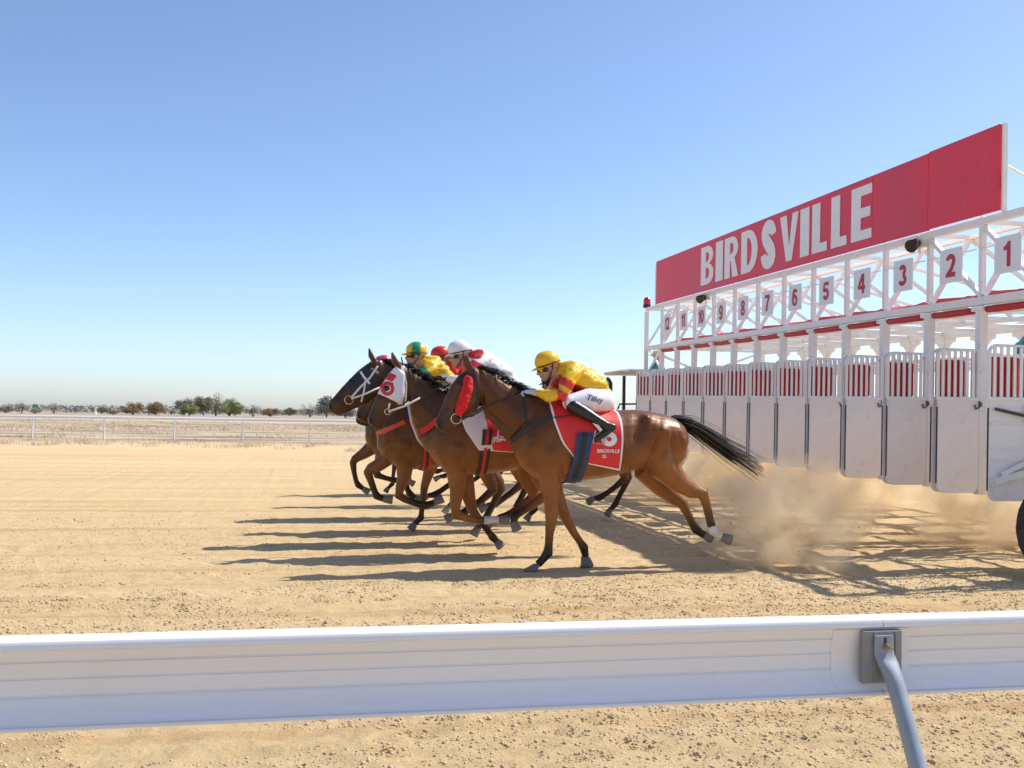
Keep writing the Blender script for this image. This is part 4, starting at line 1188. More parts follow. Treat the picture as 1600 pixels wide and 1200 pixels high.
def mane_part(root, neck, seed, n=430, ln=.15, lift=.12):
    r = random.Random(seed); S_ = []
    tops = [s[0] for s in neck]
    for i in range(n):
        u = r.random() ** .9 * (len(tops) - 1.6); k = int(u); f = u - k
        x = tops[k][0] * (1 - f) + tops[k + 1][0] * f; z = tops[k][1] * (1 - f) + tops[k + 1][1] * f
        y = r.uniform(-.025, .02); l = ln * r.uniform(.5, 1.25); lf = lift * r.uniform(-.7, 1.3); sd = r.choice((-1, -1, 1)) * r.uniform(.1, .55)
        p = [Vector((x, y, z - .015))]
        d = Vector((.75, sd * .5, .25 + lf)).normalized()
        for q in range(4):
            p.append(p[-1] + d * l / 4); d = (d + Vector((.15, sd * .25, -.28 + .1 * lf + r.uniform(-.12, .12)))).normalized()
        S_.append(p)
    for i in range(24):   # forelock
        x, z = tops[0]; p = [Vector((x + .01, r.uniform(-.02, .02), z - .035))]; d = Vector((-.3 + r.uniform(0, .7), r.uniform(-.3, .3), .25)).normalized()
        for q in range(3): p.append(p[-1] + d * .035); d = (d + Vector((.3, 0, -.2))).normalized()
        S_.append(p)
    o = hair(S_, .0042).build('mane', M['hair'], root); tag(o, kind='stuff'); return o
def tail_part(root, path, seed, n=420, spread=.095):
    r = random.Random(seed); P = [Vector((p[0], 0, p[1])) for p in path]; S_ = []
    for i in range(n):
        end = r.uniform(.62, 1.0) if r.random() < .8 else r.uniform(.4, .7)
        a, b_ = r.gauss(0, 1), r.gauss(0, 1); st = []; wv = r.uniform(-1, 1)
        for q in range(8):
            u = q / 7 * end * (len(P) - 1); k = min(int(u), len(P) - 2); f = u - k
            c = P[k].lerp(P[k + 1], f); g = (u / (len(P) - 1))
            w = .016 + spread * (g ** .9) * .50 * (1 if g > .3 else g / .3 * .5 + .5)
            st.append(c + Vector((.15 * wv * w, b_ * w * .9, a * w + .03 * wv * g * g)))
        S_.append(st)
    o = hair(S_, .0048).build('tail', M['hair'], root); tag(o, kind='stuff'); return o
def coons(front, rear, u, v):
    def at(pl, v_):
        f = v_ * (len(pl) - 1); k = min(int(f), len(pl) - 2); f -= k
        return pl[k][0] * (1 - f) + pl[k + 1][0] * f, pl[k][1] * (1 - f) + pl[k + 1][1] * f
    a = at(front, v); b_ = at(rear, v); return a[0] * (1 - u) + b_[0] * u, a[1] * (1 - u) + b_[1] * u
def saddlecloth(root, bvh, front, rear, mat, trim, sides=(-1, 1), trimw=.016, off=.012, wave=.008, seed=0, front_band=None):
    us = [0, .03] + list(np.linspace(.09, .91, 11)) + [.97, 1]; vs_ = list(np.linspace(0, .95, 16)) + [.975, 1]
    main, tr, fb = MB(), MB(), MB()
    grids = {}
    for s in sides:
        G = np.zeros((len(vs_), len(us), 3))
        for j, u in enumerate(us):
            best = 0; lowz = None
            for i, v in enumerate(vs_):
                x, z = coons(front, rear, u, v)
                y = ray_side(bvh, x, z, s)
                if y is None: y = 0.02 * s
                best = max(best, abs(y)) if i == 0 or best < abs(y) else max(abs(y), best - .004)
                G[i, j] = (x, s * (best + off + wave * math.sin(u * 9 + v * 6 + seed) * v), z)
        grids[s] = G
        nI, nJ = G.shape[:2]
        for i in range(nI - 1):
            for j in range(nJ - 1):
                q = [tuple(G[i, j]), tuple(G[i, j + 1]), tuple(G[i + 1, j + 1]), tuple(G[i + 1, j])]
                if s > 0: q = q[::-1]
                border = j == 0 or j == nJ - 2 or i >= nI - 2
                tgt = tr if border and trim else main
                if front_band and j < front_band and not border: tgt = fb
                tgt.add(q + [(x_, y_ - s * .005, z_) for x_, y_, z_ in q], [(0, 3, 2, 1) if 0 else (0, 1, 2, 3), (7, 6, 5, 4)])
    if -1 in grids and 1 in grids:
        A, B_ = grids[-1][0], grids[1][0]
        for j in range(len(us) - 1):
            m0, m1 = (A[j] + B_[j]) / 2 + np.array((0, 0, .006)), (A[j + 1] + B_[j + 1]) / 2 + np.array((0, 0, .006))
            tgt = (fb if front_band and 0 < j < front_band else main)
            for a_, b_ in ((A, 0), (B_, 1)):
                tgt.add([tuple(a_[j]), tuple(a_[j + 1]), tuple(m1), tuple(m0)], [(0, 1, 2, 3)])
    o = None
    for mb, nm, mt in ((main, 'saddlecloth', mat), (tr, 'cloth_trim', trim), (fb, 'cloth_front', M['cloth_pink'])):
        if mb.v:
            me = mb.mesh(nm, mt, True); bm = bmesh.new(); bm.from_mesh(me); bmesh.ops.remove_doubles(bm, verts=bm.verts, dist=.0005); bm.to_mesh(me); bm.free()
            ob = link(nm, me, root if o is None else o); o = o or ob
    return o
def print_on(body, size, x, z, bvhs, mat, parent, name, bold=.02, italic=0, sx=1.0, side=-1, turn=0, off=.005):
    me = text_mesh(body, size, bold, .002, italic, sx)
    bm = bmesh.new(); bm.from_mesh(me)
    bmesh.ops.triangulate(bm, faces=bm.faces)
    bmesh.ops.subdivide_edges(bm, edges=[e for e in bm.edges if e.calc_length() > size * .2], cuts=2, use_grid_fill=False)
    bmesh.ops.triangulate(bm, faces=bm.faces)
    c, s_ = math.cos(R(turn)), math.sin(R(turn))
    for v in bm.verts:
        X = x + v.co.x * c - v.co.y * s_; Z = z + v.co.x * s_ + v.co.y * c
        ys = [ray_side(b_, X, Z, side) for b_ in bvhs]; ys = [q for q in ys if q is not None]
        y = (min(ys) if side < 0 else max(ys)) if ys else side * .25
        v.co = Vector((X, y + side * (off + (v.co.z + .001)), Z))
    bm.to_mesh(me); bm.free(); me.materials.clear(); me.materials.append(mat)
    return link(name, me, parent)
def eye_part(root, bvh, x, z, r=.024):
    for s in (-1, 1):
        y = ray_side(bvh, x, z, s, s * .09)
        mb = MB(); mb.ball((x, y - s * .006, z), (r * 1.15, r * .8, r), 12); mb.build('eye', M['eye'], root, True)
def nostril_part(root, bvh, x, z):
    for s in (-1, 1):
        y = ray_side(bvh, x, z, s, s * .05)
        mb = MB(); mb.ball((x, y - s * .004, z), (.017, .008, .024), 10); mb.build('nostril', M['nostril'], root, True)
def ring_part(parent, x, y, z, r, mat, name='bit_ring', rr=.0055):
    mb = MB(); n = 18
    mb.tube([(x + r * math.cos(2 * math.pi * k / n), y, z + r * math.sin(2 * math.pi * k / n)) for k in range(n + 1)], rr, 6, caps=False)
    return mb.build(name, mat, parent, True)
def girth(root, bvh, x, over, mat, w=.11, stripe=None, slant=0.0):
    """band down both sides and under the belly"""
    mb = MB(); mb2 = MB(); n = 26; rows = []
    for k in range(n + 1):
        a = math.pi * 2 * k / n
    hit = []
    zc = 1.2
    for k in range(67):
        a = R(-200 + 220 * k / 66)          # from far side, under, to near side
        d = Vector((0, math.cos(a), math.sin(a)))
        row = []
        for dx in (-w / 2, -w / 6, w / 6, w / 2):
            h = bvh.ray_cast(Vector((x + dx + .05 * (1 - (k > 15) * 0) * 0, 0, zc)) + d * 1.2, -d)
            p = h[0] if h[0] is not None else Vector((x + dx, 0, zc)) + d * .3
            xx = x + dx + slant * max(0, math.sin(a) + .9)
            if over is not None and math.sin(a) > -.75:
                h2 = over.ray_cast(Vector((xx, 0, zc)) + d * 1.2, -d, 1.19)
                if h2[0] is not None and (h2[0] - Vector((xx, 0, zc))).length > (p - Vector((p.x, 0, zc))).length - .02: p = h2[0] + d * .012
            p = Vector((xx, p.y, p.z)) + Vector((0, d.y, d.z)) * .010
            row.append(p)
        rows.append(row)
    C_ = lambda p: Vector((p.x, 0, zc))
    rad = [[(p - C_(p)).length for p in r_] for r_ in rows]; N_ = len(rows)
    wide = [max(max(rad[q]) for q in range(max(0, i - 2), min(N_, i + 3))) if over is not None else 0 for i in range(N_)]
    for i in range(N_):
        for j in range(4):
            p = rows[i][j]; m_ = max(rad[i][j], wide[i] - .006 if over is not None else 0)
            rows[i][j] = C_(p) + (p - C_(p)).normalized() * m_
    for i in range(len(rows) - 1):
        for j in range(3):
            q = [rows[i][j], rows[i][j + 1], rows[i + 1][j + 1], rows[i + 1][j]]
            mb.add(q, [(0, 1, 2, 3)])
            if j == 1 and stripe: mb2.add([p + (p - Vector((p.x, 0, zc))).normalized() * .003 for p in q], [(0, 1, 2, 3)])
    o = mb.build('girth', mat, root, True)
    if stripe: mb2.build('girth_stripe', stripe, o, True)
    return o
def px_map(Y, X0):
    def f(px, py):
        X, Z = on_y(px, py, Y); return (X - X0, Z)
    return f
def lower_to_ground(pts, hoof): return pts, hoof
def turn_head(head, neck, ang, dx=0, dz=0, tuck=0):
    """head and upper neck turned about the withers for another carriage of the same horse shape"""
    c0 = Vector(((neck[4][0][0] + neck[4][1][0]) / 2, (neck[4][0][1] + neck[4][1][1]) / 2))
    def tr(p, k):
        a = R(ang * k); d = Vector(p) - c0
        return (c0.x + d.x * math.cos(a) - d.y * math.sin(a) + dx * k, c0.y + d.x * math.sin(a) + d.y * math.cos(a) + dz * k)
    ks = [1, .85, .6, .3, .05, 0]
    pl = Vector(tr(head[0][0], 1)); ct, st_ = math.cos(R(tuck)), math.sin(R(tuck))
    def tk(p):
        d = Vector(p) - pl; return (pl.x + d.x * ct - d.y * st_, pl.y + d.x * st_ + d.y * ct)
    return [(tk(tr(a, 1)), tk(tr(b_, 1)), w) for a, b_, w in head], [(tr(a, k), tr(b_, k), w) for (a, b_, w), k in zip(neck, ks)]
# ---------------------------------------------------------------- jockeys: one crouching figure, measured on the near rider
def hp(px, py, y=0.0):
    x, z = L(px, py); return Vector((x, y, z))
HIPC = hp(936, 624)
def lean_fn(ang, dx=0.0, dz=0.0):
    """turns the upper body about the hip"""
    def f(p, k=1.0):
        a = R(ang * k); d = p - HIPC
        return Vector((HIPC.x + d.x * math.cos(a) - d.z * math.sin(a) + dx * k, p.y, HIPC.z + d.x * math.sin(a) + d.z * math.cos(a) + dz * k))
    return f
HEAD_C = hp(857, 577)
def head_frame(lf, tilt):
    c = lf(HEAD_C); a = R(tilt)
    X = Vector((math.cos(a), 0, math.sin(a))); Z = Vector((-math.sin(a), 0, math.cos(a)))
    return lambda x, y, z: c + X * x + Vector((0, y, 0)) + Z * z
def figure_body(lf, tilt, voxel):
    mb = MB(); h = head_frame(lf, tilt)
    rot = Matrix.Rotation(-R(tilt), 3, 'Y')
    mb.ball(h(.012, 0, .045), (.098, .076, .095), 16, rot=rot)
    mb.ball(h(-.035, 0, -.015), (.062, .060, .085), 14, rot=rot)
    mb.ball(h(-.055, 0, -.078), (.036, .038, .030), 12)
    mb.limb([h(-.088, 0, .022), h(-.100, 0, 0), h(-.112, 0, -.022)], [.012, .014, .016], n=8)
    mb.ball(h(-.104, .011, -.026), .010, 8); mb.ball(h(-.104, -.011, -.026), .010, 8)
    mb.ball(h(-.089, 0, -.050), (.014, .024, .007), 8); mb.ball(h(-.087, 0, -.060), (.013, .021, .007), 8)
    for s in (-1, 1):
        mb.ball(h(.010, s * .077, -.002), (.020, .010, .030), 8, rot=rot)
        mb.ball(h(-.068, s * .040, -.020), (.026, .022, .022), 8)
    nb = lf(hp(876, 583)); mb.limb([h(.03, 0, -.03), h(.045, 0, -.07), nb], [.058, .056, .062], n=12)
    sp = [hp(938, 622), hp(926, 606), hp(908, 595), hp(893, 587), hp(880, 583)]
    w = [.14, .135, .15, .165, .12]; tk = [.11, .10, .105, .10, .075]
    for i in range(4): mb.limb([lf(sp[i]), lf(sp[i + 1])], [tk[i], tk[i + 1]], n=12)
    st = [((lf(p).x + .4 * t_, lf(p).z + t_), (lf(p).x - .4 * t_, lf(p).z - t_), q) for p, q, t_ in zip(sp, w, tk)]
    mb.loft(st, n=16)
    for s in (-1, 1):
        A = ARM(lf, s)
        mb.limb(A, [.062, .046, .040, .030], n=10)
        wr, hd = A[3], lf(hp(815, 612, s * .065), .5)
        d = (hd - wr).normalized(); side = Vector((0, s, 0)); dn = Vector((d.z, 0, -d.x)) if d.x < 0 else Vector((0, 0, -1))
        dn = Vector((0, 0, -1)) - d * d.dot(Vector((0, 0, -1))); dn.normalize()
        pc = wr + d * .055
        for k in (-.5, .5): mb.limb([wr + side * k * .02, pc + side * k * .042], [.024, .023], n=8)
        mb.limb([wr, pc], [.026, .024], n=8)
        for k, (ln, o) in enumerate(((.9, -.036), (1.0, -.012), (.96, .012), (.78, .036))):
            kn = pc + d * .032 + side * o
            a = kn + d * .026 * ln + dn * .022 * ln
            b_ = a - d * .006 + dn * .024 * ln
            c = b_ - d * .024 * ln + dn * .004
            mb.limb([kn, a, b_, c], [.0115, .0105, .0100, .009], n=8)
        tb = wr + d * .03 - side * .030
        mb.limb([tb, tb + d * .030 - side * .014 + dn * .012, tb + d * .052 - side * .004 + dn * .026], [.014, .0125, .010], n=8)
        hip, kn, an = hp(936, 627, s * .10), hp(880, 630, s * .245), hp(931, 662, s * .315)
        mb.limb([hip, (hip + kn) / 2 + Vector((0, s * .03, 0)), kn], [.10, .088, .062], n=12)
        mb.limb([kn, (kn * .6 + an * .4), an], [.055, .056, .036], n=10)
        mb.limb([an, hp(943, 664, s * .32), hp(931, 674, s * .32), hp(917, 683, s * .32)], [.034, .03, .034, .026], n=8)
    return remeshed(mb, 'body', voxel, 2, 0.5)
def ARM(lf, s):
    return [lf(hp(886, 587, s * .165)), lf(hp(869, 617, s * .245), .75), lf(hp(848, 617, s * .18), .6), lf(hp(829, 613, s * .085), .5)]
def figure_jacket(lf):
    mb = MB()
    st = []
    for (a, b_, w) in [((951, 603), (941, 625), .135), ((949, 597), (934, 626), .165), ((938, 586), (916, 622), .185), ((924, 576), (899, 616), .195), ((908, 566), (884, 606), .20), ((892, 561), (874, 597), .17), ((879, 562), (867, 590), .10), ((873, 564), (864, 586), .075)]:
        p, q = lf(hp(*a)), lf(hp(*b_)); st.append(((p.x, p.z), (q.x, q.z), w))
    mb.loft(st, n=20, e=2.2)
    for s in (-1, 1):
        A = ARM(lf, s)
        m = (A[0] + A[1]) / 2 + Vector((-.005, s * .025, 0))
        mb.limb([A[0] + Vector((.02, -s * .03, .01)), A[0], m, A[1] + Vector((0, s * .005, -.008)), A[2] + Vector((0, 0, -.004)), A[3]], [.10, .098, .085, .070, .062, .044], n=14)
    me = remeshed(mb, 'jacket', .0125, 4, .5)
    V = coords(me); N = normals(me)
    Q = V * np.array([1.0, 1.0, 1.0]); a = R(35); Q2 = np.stack([V[:, 0] * math.cos(a) + V[:, 2] * math.sin(a), V[:, 1], (-V[:, 0] * math.sin(a) + V[:, 2] * math.cos(a)) * 2.3], 1)
    w = .030 * np.abs(vnoise(Q2, 6.0)) * 2 - .017 + .009 * np.abs(vnoise(Q2 + 9, 13.0)) * 2 - .004
    set_coords(me, V + N * w[:, None])
    return me
def figure_breeches():
    mb = MB()
    for s in (-1, 1):
        hip, kn = hp(938, 626, s * .085), hp(881, 629, s * .238)
        mb.limb([hip, (hip * .5 + kn * .5) + Vector((0, s * .035, .012)), kn * .9 + hip * .1, kn], [.122, .112, .083, .074], n=16)
    mb.limb([hp(938, 623, -.06), hp(938, 623, .06)], [.125, .125], n=14)
    me = remeshed(mb, 'breeches', .0125, 4, .5)
    V = coords(me); set_coords(me, V + normals(me) * (.006 * vnoise(V * np.array([1, 1, 2.5]), 8.0))[:, None])
    me.materials.append(M['breeches']); return me
def figure_boot(s):
    mb = MB()
    kn, an = hp(884, 634, s * .262), hp(930, 662, s * .32)
    mb.limb([kn, kn * .65 + an * .35, kn * .3 + an * .7, an], [.066, .064, .050, .044], n=12)
    mb.limb([an + Vector((0, 0, -.005)), hp(943, 666, s * .325)], [.043, .036], n=10)
    mb.limb([hp(941, 668, s * .325), hp(930, 676, s * .325), hp(918, 684, s * .325)], [.036, .038, .030], n=10)
    me = remeshed(mb, 'boot', .009, 3, .5); me.materials.append(M['leather']); return me
def shift(me, b_):
    me.transform(Matrix.Translation(-b_)); return me
BODIES = {}
def base_meshes(lean, tilt, fine):
    key = (lean, tilt)
    if key not in BODIES:
        lf = lean_fn(lean)
        BODIES[key] = (figure_body(lf, tilt, .0068 if fine else .0095), figure_jacket(lf), figure_breeches() if not BODIES else list(BODIES.values())[0][2],
                       [figure_boot(-1), figure_boot(1)] if not BODIES else list(BODIES.values())[0][3])
    return BODIES[key]
def jockey(hx, hy, label, silk, cap, glove, lens, lean=0, tilt=10, dx=0, dz=0, fine=False, trousers=None, helmet=None):
    """silk(V)->colours in the figure's own side view, cap(V)->colours"""
    lf = lean_fn(lean)
    body, jacket, br, boots = base_meshes(lean, tilt, fine)
    seat = Vector((HIPC.x, 0, HIPC.z))
    if helmet:
        c_ = head_frame(lf, tilt)(.004, 0, .07); dx, dz = helmet[0] - c_.x, helmet[1] - c_.z
        print('JOCKEY', label[:30], 'shift', round(dx, 3), round(dz, 3))
    root = empty('person', (hx + seat.x + dx, hy, seat.z + dz)); tag(root, label, 'person', 'jockeys crouched over the racehorses')
    def put(nm, me, mat=None):
        me = me.copy(); me.name = nm
        if mat: me.materials.clear(); me.materials.append(mat)
        return me
    me = put('body', body, M['skin']); V = coords(me)
    C = np.tile(np.array((.52, .29, .20)), (len(V), 1)); 
    h = head_frame(lf, tilt); hc = lf(HEAD_C)
    d = np.linalg.norm(V - np.array(h(-.088, 0, -.055)), axis=1); C[d < .022] = (.42, .17, .14)
    hand = lf(hp(815, 612), .5); d = np.abs(V[:, 1]) * 0 + np.hypot(V[:, 0] - hand.x, V[:, 2] - hand.z)
    C[(d < .16) & (V[:, 0] < lf(hp(833, 613), .5).x)] = glove
    far = np.linalg.norm((V - np.array(hc)), axis=1) > .16
    set_color(me, C); link('body', shift(me, seat), root)
    me = put('jacket', jacket, M['silk']); V = coords(me)
    # colours are laid out in the upright-measured view: undo the lean
    inv = lean_fn(-lean); 
    a = R(-lean); dx_ = V[:, 0] - HIPC.x; dz_ = V[:, 2] - HIPC.z
    U = np.stack([HIPC.x + dx_ * math.cos(a) - dz_ * math.sin(a), V[:, 1], HIPC.z + dx_ * math.sin(a) + dz_ * math.cos(a)], 1)
    set_color(me, silk(U)); link('jacket', shift(me, seat), root)
    b2 = put('breeches', br); bo = link('breeches', shift(b2, seat), root)
    if trousers: b2.materials.clear(); b2.materials.append(trousers)
    for q in boots: link('boot', shift(put('boot', q), seat), root)
    # helmet with its silk cap, peak and strap
    rot = Matrix.Rotation(-R(tilt), 3, 'Y')
    mb = MB(); mb.ball(h(.004, 0, .078), (.124, .098, .104), 22, rot=rot)
    me = mb.mesh('helmet', M['silk'], True); V = coords(me)
    cut = np.array(h(0, 0, .028)); up = np.array(h(0, 0, 1)) - np.array(h(0, 0, 0))
    hgt = (V - cut) @ up; V = V - np.minimum(hgt, 0)[:, None] * up[None] * .92
    fr = np.array(h(1, 0, 0)) - np.array(h(0, 0, 0)); q = (V - np.array(h(0, 0, .078))) @ fr
    V = V + up[None] * (0.010 * vnoise(V, 16.0))[:, None]
    set_coords(me, V)
    hx_ = np.stack([q, V[:, 1], (V - cut) @ up], 1)
    set_color(me, cap(hx_)); hel = link('helmet', shift(me, seat), root)
    mb = MB(); n = 12; vs = []
    for k in range(n + 1):
        a_ = R(-62 + 124 * k / n)
        for (rx, ry, z) in ((.118, .092, .040), (.118 + .050 * math.cos(a_) ** 1.0, .098, .022), (.118 + .048 * math.cos(a_), .096, .016), (.116, .090, .032)):
            vs.append(h(-rx * math.cos(a_), ry * math.sin(a_), z))
    mb.add(vs, [(k * 4 + j, k * 4 + (j + 1) % 4, k * 4 + 4 + (j + 1) % 4, k * 4 + 4 + j) for k in range(n) for j in range(4)])
    me = mb.mesh('peak', M['silk'], True); set_color(me, cap(np.array([(-.15, 0, .0)] * len(me.vertices)))); link('peak', shift(me, seat), hel)
    mb = MB()
    mb.tube([h(.004 - .1255 * math.cos(2 * math.pi * k / 28), .1 * math.sin(2 * math.pi * k / 28), .047 + .015 * math.cos(2 * math.pi * k / 28 + math.pi)) for k in range(29)], .0055, 6, caps=False)
    link('helmet_band', shift(mb.mesh('helmet_band', M['black'], True), seat), hel)
    mb = MB()
    for s in (-1, 1): mb.tube([h(.035, s * .094, .050), h(.015, s * .086, -.01), h(-.02, s * .066, -.075), h(-.045, s * .03, -.108), h(-.05, 0, -.112)], .006, 6)
    link('chin_strap', shift(mb.mesh('chin_strap', M['black'], True), seat), hel)
    # goggles
    mb = MB(); vs = []; n = 14
    for k in range(n + 1):
        a_ = R(-78 + 156 * k / n)
        for rr, z in ((.092, .026), (.098, .022), (.098, -.012), (.090, -.016)):
            vs.append(h(-.004 - rr * math.cos(a_) * 1.06, rr * .80 * math.sin(a_), z + .0))
    mb.add(vs, [(k * 4 + j, k * 4 + (j + 1) % 4, k * 4 + 4 + (j + 1) % 4, k * 4 + 4 + j) for k in range(n) for j in range(4)])
    g = link('goggles', shift(mb.mesh('goggles', M['black'], True), seat), root)
    mb = MB()
    for s in (-1, 1): mb.ball(h(-.085, s * .042, .006), (.020, .030, .016), 12, rot=Matrix.Rotation(R(s * 22), 3, 'Z'))
    link('lens', shift(mb.mesh('lens', lens, True), seat), g)
    return root, lf, seat

# ---------------------------------------------------------------- building one runner
GRP = 'racehorses jumping out of the starting gate'
def runner(label, hx, hy, head, neck, legs, col, planted=(), dz=0.0, seed=1, tail=None, black=.42, socks=(), voxel=.0125, dorso=TORSO):
    root = empty('racehorse', (hx, hy, 0)); tag(root, label, 'horse', GRP)
    me = horse_mesh('body', head, neck, legs, col, dorso, black, socks, voxel)
    link('body', me, root)
    bv = bvh_of(me)
    tb = MB(); tb.loft(dorso, n=48, e=2.15); tme = tb.mesh('t', []); tbv = bvh_of(tme); bpy.data.meshes.remove(tme)
    for i, (pts, hoof, y) in enumerate(legs): hoof_part(root, pts, hoof, y, i in planted)
    mane_part(root, neck, seed)
    if tail: tail_part(root, tail, seed)
    # eye and nostril from the head's own stations
    ex, ez = eye_xz(head)
    eye_part(root, bv, ex, ez)
    (a, b_, w) = head[-2]; nostril_part(root, bv, a[0] * .70 + b_[0] * .30 + .004, a[1] * .70 + b_[1] * .30)
    return root, bv, tbv, me
TAIL_STREAM = [L(1050, 657), L(1066, 660), L(1086, 668), L(1112, 686), L(1140, 705), L(1165, 719), L(1195, 740)]
TAIL_LOW = [(1.0, 1.42), (1.12, 1.42), (1.24, 1.34), (1.38, 1.2), (1.52, 1.08), (1.66, 1.0), (1.8, .95)]
HA, HB = -.115, .125
# near horse -----------------------------------------------------
near, nbv, ntb, nme = runner('bay racehorse nearest the camera with red sheepskin cheek piece and number 6 saddlecloth', HX0, HY, HEAD, NECK,
    [(FORE_STAND, FORE_STAND_H, -.125), (FORE_BACK, FORE_BACK_H, .12), (HIND_NEAR, HIND_NEAR_H, -.15), (HIND_FAR, HIND_FAR_H, .15)], BAY, planted=(0, 1), seed=3, tail=TAIL_STREAM, black=.62, socks=(2,), voxel=.0105)
near['group'] = GRP
cl = saddlecloth(near, ntb, [L(853, 622), L(854, 640), L(857, 660), L(868, 690), L(884, 710), L(890, 719)], [L(954, 628), L(960, 640), L(961, 660), L(960, 690), L(958, 715), L(956, 733)], M['cloth_red'], M['cloth_white'], seed=1)
cbv = bvh_of(cl.data)
print_on('6', .285, *L(938, 680), [cbv], M['print_white'], cl, 'cloth_number', .035, sx=1.1)
print_on('BIRDSVILLE', .046, *L(937, 703), [cbv], M['print_white'], cl, 'cloth_lettering', .02, sx=.95)
print_on('25', .042, *L(931, 711), [cbv], M['print_white'], cl, 'cloth_lettering', .02)
g = girth(near, ntb, L(892, 720)[0], cbv, M['strap_blue'], .15, M['strap_black'], .045)
mb = MB(); mb.tube([hp(895, 752, -.05) + Vector((.022 * math.cos(a), 0, .022 * math.sin(a))) for a in np.linspace(0, 6.283, 13)], .005, 6, caps=False); mb.build('girth_ring', M['metal'], g, True)
br = strap(nbv, [L(739, 577), L(733, 597), L(722, 628), L(713, 652)], .024).build('bridle', M['leather'], near)
strap(nbv, [L(689, 634), L(700, 641), L(717, 646)], .022).build('noseband', M['leather'], br)
strap(nbv, [L(719, 586), L(728, 594), L(741, 584)], .022).build('browband', M['leather'], br)
strap(nbv, [L(739, 582), L(746, 612), L(743, 640)], .018).build('throatlash', M['leather'], br)
for s in (-1, 1): ring_part(br, L(711, 654)[0], s * .085, L(711, 654)[1], .048, M['metal'])
for s in (-1, 1):
    mb = MB(); P = [L(729, 594), L(728, 606), L(724, 620), L(719, 634), L(716, 643)]
    mb.limb([(x, (ray_side(nbv, x, z, s) or s * .09) + s * .014, z) for x, z in P], [.045, .055, .056, .055, .043], n=14)
    me = remeshed(mb, 'sheepskin_cheek', .009, 2, .5); V = coords(me); set_coords(me, V + normals(me) * (.012 * vnoise(V, 38.0) + .008 * vnoise(V, 80.0))[:, None]); me.materials.append(M['fleece']); link('sheepskin_cheek', me, br)
rn = MB()
for s in (-1, 1): rn.tube([Vector((*L(713, 654), 0)).xzy + Vector((0, s * .09, 0)), hp(735, 650, s * .105), hp(756, 637, s * .135), hp(785, 622, s * .125), hp(812, 612, s * .075)], .009, 6)
rn.build('reins', M['leather'], br, True)
strap(nbv, [L(796, 690), L(815, 672), L(838, 659), L(856, 650)], .045).build('breastplate', M['strap_black'], near)
strap(nbv, [L(815, 618), L(816, 640), L(818, 662)], .018).build('yoke_strap', M['strap_black'], near)
strap(ntb, [L(856, 652), L(878, 649), L(900, 646)], .014, off=.035, sides=(-1, 1)).build('surcingle', M['strap_black'], near)
mb = MB(); mb.loft([(L(868, 622), L(870, 634), .10), (L(880, 615), L(885, 637), .19), (L(905, 614), L(908, 636), .21), (L(930, 610), L(932, 638), .19), (L(944, 608), L(944, 630), .10)], n=16)
SADDLE = mb.mesh('saddle', M['leather'], True); link('saddle', SADDLE, near)
mb = MB()
for s in (-1, 1):
    mb.beam(hp(895, 634, s * .27), hp(925, 672, s * .345), .008, .03)
    mb.tube([hp(917, 672, s * .325), hp(913, 690, s * .325), hp(930, 692, s * .325), hp(934, 674, s * .325)], .008, 6)
STIR = mb.mesh('stirrup', M['metal']); link('stirrup', STIR, near)
def C3(*c): return np.array(c)
YEL, RED, GRN, WHT, BLU, BLK, PNK = C3(.80, .47, .012), C3(.66, .03, .022), C3(.01, .24, .10), C3(.82, .80, .80), C3(.10, .16, .42), C3(.02, .02, .024), C3(.58, .03, .22)
def arm_u(V):
    """0..1 along the sleeve, measured in the near rider's view"""
    A = ARM(lean_fn(0), 1); pl = [(a.x, a.z, .1) for a in A]
    d, s, r = seg_dist(V[:, [0, 2]], pl); return d, s
def silk_near(V):
    C = np.tile(YEL, (len(V), 1)); d, s = arm_u(V); lat = np.abs(V[:, 1])
    arm = ((d < .10) & (lat > .14)) | ((s > .30) & (d < .085) & (lat > .05))
    C[arm & (s > .10) & (s < .22)] = RED; C[arm & (s > .29) & (s < .46)] = RED
    x, z = L(893, 612); C[(np.hypot(V[:, 0] - x, (V[:, 2] - z) * 1.5) < .10) & ~arm] = RED
    x, z = L(872, 598); C[(np.hypot(V[:, 0] - x, V[:, 2] - z) < .075) & ~arm] = RED
    x, z = L(912, 569); C[(np.abs(V[:, 2] - z + .45 * (V[:, 0] - x)) < .022) & (V[:, 0] > x - .05) & (V[:, 0] < x + .16) & ~arm] = C3(.75, .22, .10)
    x, z = L(943, 595); C[np.hypot(V[:, 0] - x - .03, V[:, 2] - z) < .05] = C3(.12, .38, .03)
    return C
def cap_near(H): return np.tile(YEL, (len(H), 1))
j1, lf1, seat1 = jockey(HX0, HY, 'jockey in yellow and red silks with yellow cap and white breeches riding the nearest horse', silk_near, cap_near, (.40, .52, .70), M['lens_y'], tilt=14, fine=True)
bb = [c for c in j1.children if c.name.startswith('breeches')][0]
pb = bvh_of(bb.data)
x0, z0 = L(917, 624); print_on('Tilley', .082, x0 - seat1.x, z0 - seat1.z, [pb], M['print_blue'], bb, 'breeches_print', .006, .25, turn=-8)
